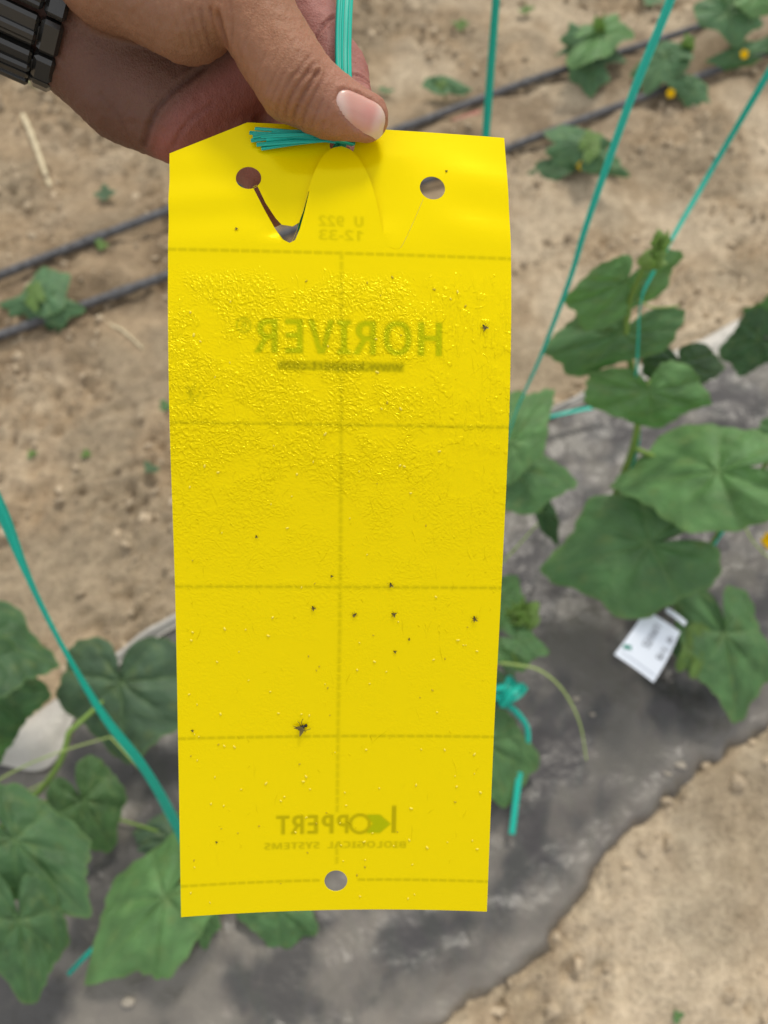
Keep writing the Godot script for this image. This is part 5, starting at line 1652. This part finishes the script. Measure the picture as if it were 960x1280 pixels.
func build_hand() -> void:
	for b in BONES:
		ba.append(b[0])
		bb.append(b[1])
		bra.append(b[2])
		brb.append(b[3])
		bg.append(b[4])
	var all := PackedInt32Array(range(ba.size()))
	var cell := 0.0008
	var blk := 8
	var lo := Vector3(-0.215, 0.070, -0.066)
	var dim := Vector3i(34 * blk, 24 * blk, 18 * blk)
	var nx := dim.x + 1
	var ny := dim.y + 1
	var nz := dim.z + 1
	var val := PackedFloat32Array()
	val.resize(nx * ny * nz)
	val.fill(1.0)
	var active := []
	var reach := cell * blk * 0.867 + 0.0035
	for bz in dim.z / blk:
		for by in dim.y / blk:
			for bx in dim.x / blk:
				var c := lo + (Vector3(bx, by, bz) + Vector3(0.5, 0.5, 0.5)) * cell * blk
				var near := PackedInt32Array()
				var best := 1.0
				var ds := PackedFloat32Array()
				for i in ba.size():
					var ab := bb[i] - ba[i]
					var ap := c - ba[i]
					var t := clampf(ap.dot(ab) / ab.length_squared(), 0.0, 1.0)
					var q := ap - ab * t
					if bg[i] == 0: q.z *= 1.25
					var d := q.length() - lerpf(bra[i], brb[i], t)
					ds.append(d)
					best = minf(best, d)
				if best > reach + 0.003 or best < -reach - 0.012: 
					if best < 0.0:
						for z in range(bz * blk, bz * blk + blk + 1):
							for y in range(by * blk, by * blk + blk + 1):
								var row := (z * ny + y) * nx + bx * blk
								for x in blk + 1:
									if val[row + x] == 1.0: val[row + x] = -1.0
					continue
				for i in ds.size():
					if ds[i] < maxf(best, -0.002) + reach * 2.0 + 0.012: near.append(i)
				active.append(Vector3i(bx, by, bz))
				for z in range(bz * blk, bz * blk + blk + 1):
					for y in range(by * blk, by * blk + blk + 1):
						var row := (z * ny + y) * nx
						for x in range(bx * blk, bx * blk + blk + 1):
							val[row + x] = hand_distance(lo + Vector3(x, y, z) * cell, near)
	# surface nets
	var at := {}
	var v := PackedVector3Array()
	var idx := PackedInt32Array()
	var corner := [0, 1, nx, nx + 1, nx * ny, nx * ny + 1, nx * ny + nx, nx * ny + nx + 1]
	var off: Array[Vector3] = [Vector3(0, 0, 0), Vector3(1, 0, 0), Vector3(0, 1, 0), Vector3(1, 1, 0), Vector3(0, 0, 1), Vector3(1, 0, 1), Vector3(0, 1, 1), Vector3(1, 1, 1)]
	var edges := [[0, 1], [2, 3], [4, 5], [6, 7], [0, 2], [1, 3], [4, 6], [5, 7], [0, 4], [1, 5], [2, 6], [3, 7]]
	for b in active:
		for z in range(b.z * blk, b.z * blk + blk):
			for y in range(b.y * blk, b.y * blk + blk):
				for x in range(b.x * blk, b.x * blk + blk):
					var base: int = (z * ny + y) * nx + x
					var inside := 0
					for k in 8:
						if val[base + corner[k]] < 0.0: inside += 1
					if inside == 0 or inside == 8: continue
					var sum := Vector3.ZERO
					var count := 0
					for e in edges:
						var d0 := val[base + corner[e[0]]]
						var d1 := val[base + corner[e[1]]]
						if (d0 < 0.0) == (d1 < 0.0): continue
						sum += off[e[0]].lerp(off[e[1]], d0 / (d0 - d1))
						count += 1
					at[base] = v.size()
					v.append(lo + (Vector3(x, y, z) + sum / count) * cell)
	for base in at:
		var d0 := val[base]
		var axes := [[1, nx, nx * ny], [nx, nx * ny, 1], [nx * ny, 1, nx]]
		for ax in axes:
			var d1 := val[base + ax[0]]
			if (d0 < 0.0) == (d1 < 0.0): continue
			var a = at.get(base)
			var b = at.get(base - ax[1])
			var c = at.get(base - ax[1] - ax[2])
			var d = at.get(base - ax[2])
			if b == null or c == null or d == null: continue
			if d0 < 0.0: idx.append_array([a, c, b, a, d, c])
			else: idx.append_array([a, b, c, a, c, d])
	# skin: creases, nail bed, fine unevenness
	var nrm := smooth_normals(v, idx)
	var col := PackedColorArray()
	var tone := [Color(0.124, 0.057, 0.037), Color(0.262, 0.130, 0.074), Color(0.292, 0.136, 0.074), Color(0.33, 0.135, 0.112), Color(0.26, 0.105, 0.08), Color(0.25, 0.10, 0.075), Color(0.25, 0.10, 0.075)]  # palm and wrist darkened to paint their shade, thenar lightened as if lit
	for i in v.size():
		var p := v[i]
		var n := nrm[i]
		var flat := Vector2(p.x, p.y)
		var push := 0.00016 * noise_mid.get_noise_3d(p.x * 2600, p.y * 2600, p.z * 2600) + 0.00025 * noise_big.get_noise_3d(p.x * 260, p.y * 260, p.z * 260)
		var mark := 0.0
		if n.z > 0.05:
			for c in CREASES:
				if absf(p.z - c[3]) > 0.011: continue
				var d := line_distance(flat, c[0])
				if d > c[1] * 3.0: continue
				var k := exp(-d * d / (c[1] * c[1]))
				push -= c[2] * (k - 0.45 * exp(-pow((d - c[1] * 2.0) / c[1], 2.0))) * smoothstep(0.05, 0.4, n.z)
				mark = maxf(mark, k * clampf(c[2] / 0.0006, 0.0, 1.0))
			var q := nail_place(flat)
			var ns := nail_shape(q)
			if p.z > -0.004 and ns < 1.5:
				push += -0.00055 * smoothstep(1.06, 0.94, ns) + 0.00042 * exp(-pow((ns - 1.13) / 0.08, 2.0)) * smoothstep(0.7, -0.2, q.x)
		# skin colour from the nearest bones, with the palm's painted shade
		var c := Color(0, 0, 0)
		var total := 0.0
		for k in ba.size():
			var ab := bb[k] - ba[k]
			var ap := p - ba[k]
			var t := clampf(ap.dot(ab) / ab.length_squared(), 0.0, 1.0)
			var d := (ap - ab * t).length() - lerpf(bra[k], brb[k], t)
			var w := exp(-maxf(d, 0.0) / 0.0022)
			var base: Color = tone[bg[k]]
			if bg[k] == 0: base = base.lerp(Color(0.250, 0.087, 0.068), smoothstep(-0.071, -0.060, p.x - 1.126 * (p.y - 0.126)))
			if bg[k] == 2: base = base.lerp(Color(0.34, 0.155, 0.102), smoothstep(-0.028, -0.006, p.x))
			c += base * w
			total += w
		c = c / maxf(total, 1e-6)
		c = c * (1.0 + 0.13 * noise_mid.get_noise_3d(p.x * 420, p.y * 420, p.z * 420) + 0.08 * noise_fine.get_noise_3d(p.x * 1900, p.y * 1900, p.z * 1900))
		c = c.lerp(c * Color(0.62, 0.52, 0.50), mark * 0.75)
		c.a = 1.0
		col.append(c)
		v[i] = p + n * push
	nrm = smooth_normals(v, idx)
	var root := thing("person", "left hand with its thumb pinching the top of the yellow card", "person")
	root.transform = HELD
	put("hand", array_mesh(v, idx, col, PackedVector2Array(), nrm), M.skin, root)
	# thumbnail, laid on the thumb's own surface
	var nv := PackedVector3Array()
	var nc := PackedColorArray()
	var ni := PackedInt32Array()
	var rings := 12
	var segs := 48
	var y2 := Vector2(-NAIL_X.y, NAIL_X.x)
	for j in rings + 1:
		var rho := float(j) / rings
		for i in segs:
			var th := TAU * i / segs
			var dir := Vector2(cos(th), sin(th))
			var rr := rho / maxf(nail_shape(dir), 1e-4) * 1.0
			var q := dir * rr
			var flat := NAIL_C + NAIL_X * q.x * NAIL_L + y2 * q.y * NAIL_W
			var z := 0.03
			for k in 140:
				var d := hand_distance(Vector3(flat.x, flat.y, z), all)
				if d < 0.00004 or z < 0.0068: break
				z -= d * 0.9
			z += 0.00022 - 0.0007 * pow(rho, 8.0) * smoothstep(0.9, 0.2, q.x)
			nv.append(Vector3(flat.x, flat.y, z))
			var pink := Color(0.60, 0.31, 0.255)
			var c := pink.lerp(Color(0.68, 0.46, 0.40), smoothstep(-0.35, -0.9, q.x + 0.35 * q.y) + smoothstep(0.45, 0.75, q.x))
			c = c.lerp(Color(0.55, 0.22, 0.19), 0.6 * exp(-pow((q.x - 0.35) / 0.3, 2.0) - pow((q.y - 0.1) / 0.6, 2.0)))
			c = c.lerp(Color(0.66, 0.48, 0.38), smoothstep(0.86, 0.98, rho) * smoothstep(0.2, 0.7, q.x))
			nc.append(c)
	for j in rings:
		for i in segs:
			var a := j * segs + i
			var b := j * segs + (i + 1) % segs
			ni.append_array([a, b, a + segs, b, b + segs, a + segs])
	put("thumbnail", array_mesh(nv, ni, nc), M.nail, root)


# a box with chamfered edges
func chamfered(size: Vector3, c: float) -> ArrayMesh:
	var st := SurfaceTool.new()
	st.begin(Mesh.PRIMITIVE_TRIANGLES)
	st.set_smooth_group(-1)
	var h := size * 0.5
	var pts := []
	for sx in [-1, 1]:
		for sy in [-1, 1]:
			for sz in [-1, 1]:
				pts.append([Vector3(sx * h.x, sy * (h.y - c), sz * (h.z - c)), Vector3(sx * (h.x - c), sy * h.y, sz * (h.z - c)), Vector3(sx * (h.x - c), sy * (h.y - c), sz * h.z)])
	var face := func(list: Array) -> void:
		var n: Vector3 = (list[1] - list[0]).cross(list[2] - list[0])
		var mid := Vector3.ZERO
		for q in list: mid += q
		if n.dot(mid) > 0: list.reverse()
		for i in range(1, list.size() - 1):
			for q in [list[0], list[i], list[i + 1]]: st.add_vertex(q)
	var P := func(x: int, y: int, z: int, k: int) -> Vector3: return pts[(x * 2 + y) * 2 + z][k]
	for s in 2:
		face.call([P.call(s, 0, 0, 0), P.call(s, 1, 0, 0), P.call(s, 1, 1, 0), P.call(s, 0, 1, 0)])
		face.call([P.call(0, s, 0, 1), P.call(1, s, 0, 1), P.call(1, s, 1, 1), P.call(0, s, 1, 1)])
		face.call([P.call(0, 0, s, 2), P.call(1, 0, s, 2), P.call(1, 1, s, 2), P.call(0, 1, s, 2)])
	for a in 2:
		for b in 2:
			face.call([P.call(a, b, 0, 0), P.call(a, b, 1, 0), P.call(a, b, 1, 1), P.call(a, b, 0, 1)])
			face.call([P.call(a, 0, b, 0), P.call(a, 1, b, 0), P.call(a, 1, b, 2), P.call(a, 0, b, 2)])
			face.call([P.call(0, a, b, 1), P.call(1, a, b, 1), P.call(1, a, b, 2), P.call(0, a, b, 2)])
			for c2 in 2: face.call([P.call(a, b, c2, 0), P.call(a, b, c2, 1), P.call(a, b, c2, 2)])
	st.generate_normals()
	return st.commit()


func build_watch() -> void:
	var root := thing("wrist_watch", "black metal link watch bracelet round the wrist, upper left corner", "watch")
	var axis := Vector3(0.864, -0.225, -0.450).normalized()
	var across := Vector3(0.252, 0.967, 0.0).normalized()
	var deep := axis.cross(across)
	var c := Vector3(-0.1121, 0.1759, -0.0156)
	root.transform = HELD * Transform3D(Basis.IDENTITY, c)
	var count := 18
	var ra := 0.0335
	var rz := 0.0245
	var center := chamfered(Vector3(0.0150, 0.0093, 0.0040), 0.0010)
	var groove := chamfered(Vector3(0.0150, 0.0030, 0.0044), 0.0008)
	var side := chamfered(Vector3(0.0064, 0.0100, 0.0048), 0.0011)
	for i in count:
		# equal steps of arc round the oval
		var phi := TAU * (i + 0.35) / count
		phi += 0.09 * sin(2.0 * phi)
		var p := across * ra * cos(phi) + deep * rz * sin(phi)
		var t := (-across * ra * sin(phi) + deep * rz * cos(phi)).normalized()
		var n := axis.cross(t)
		if n.dot(p) < 0: n = -n
		var b := Basis(axis, t, axis.cross(t))
		var link := put("link", center, M.strap, root)
		link.transform = Transform3D(b, p)
		var ridge := put("ridge", groove, M.strap, link)
		ridge.position = Vector3(0, 0.0012, 0.0012 if axis.cross(t).dot(p) > 0 else -0.0012)
		for s in [-1, 1]:
			var e := put("edge_piece", side, M.strap_dark if s < 0 else M.strap, link)
			e.position = Vector3(s * 0.0111, 0, 0)
			var pin := put("pin", chamfered(Vector3(0.0008, 0.0040, 0.0030), 0.0003), M.strap_dark, link)
			pin.position = Vector3(s * 0.0077, 0, 0)
	var case := CylinderMesh.new()
	case.top_radius = 0.019
	case.bottom_radius = 0.020
	case.height = 0.009
	var o := put("watch_case", case, M.strap, root)
	o.transform = Transform3D(Basis(axis, -deep, axis.cross(-deep)), deep * (-rz - 0.005))


# ------------------------------------------------------------------
func _ready() -> void:
	# camera
	var cam := Camera3D.new()
	cam.name = "camera"
	cam.position = Vector3(0, 1.1, 0)
	cam.rotation_degrees = Vector3(-60, 0, 0)
	cam.fov = 65.0
	cam.near = 0.02
	cam.far = 200.0
	var lens := CameraAttributesPhysical.new()
	lens.frustum_focal_length = 18.838
	lens.frustum_focus_distance = 0.243
	lens.frustum_near = 0.02
	lens.frustum_far = 200.0
	lens.exposure_aperture = 7.6
	cam.attributes = lens
	add_child(cam)
	cam.current = true
	# bright hazy daylight through the greenhouse cover, strongest from beyond the row
	var e := Environment.new()
	e.background_mode = Environment.BG_SKY
	var sky := ProceduralSkyMaterial.new()
	sky.sky_top_color = Color(0.96, 0.965, 0.975)
	sky.sky_horizon_color = Color(0.87, 0.875, 0.88)
	sky.sky_curve = 0.25
	sky.ground_bottom_color = Color(0.34, 0.29, 0.23)
	sky.ground_horizon_color = Color(0.55, 0.52, 0.46)
	e.sky = Sky.new()
	e.sky.sky_material = sky
	e.background_energy_multiplier = 0.82
	e.tonemap_mode = Environment.TONE_MAPPER_LINEAR
	e.tonemap_exposure = 1.2
	e.sdfgi_enabled = true
	e.ssao_enabled = true
	e.ssil_enabled = true
	var we := WorldEnvironment.new()
	we.name = "environment"
	we.environment = e
	add_child(we)
	var sun := DirectionalLight3D.new()
	sun.name = "sun"
	sun.light_energy = 0.60
	sun.light_angular_distance = 12.0
	sun.light_color = Color(1.0, 0.97, 0.92)
	sun.shadow_enabled = true
	sun.rotation_degrees = Vector3(-56, 160, 0)
	add_child(sun)

	rng.seed = 2024
	for n in [noise_big, noise_mid, noise_fine, noise_clod]:
		n.noise_type = FastNoiseLite.TYPE_SIMPLEX_SMOOTH
		n.fractal_type = FastNoiseLite.FRACTAL_FBM
	noise_big.frequency = 1.0
	noise_big.fractal_octaves = 2
	noise_mid.frequency = 0.1 * 10.0 / 1.0 * 0.1
	noise_mid.frequency = 0.1
	noise_mid.fractal_octaves = 2
	noise_fine.frequency = 0.5
	noise_fine.fractal_octaves = 3
	noise_clod.frequency = 0.35
	noise_clod.fractal_octaves = 3
	noise_clod.seed = 8
	noise_fine.seed = 5
	noise_mid.seed = 3
	make_materials()
	build_ground()
	build_film()
	build_hoses()
	build_clods()
	build_plants()
	build_strings()
	build_debris()
	build_tag()
	build_card()
	build_card_twine()
	build_hand()
	build_watch()
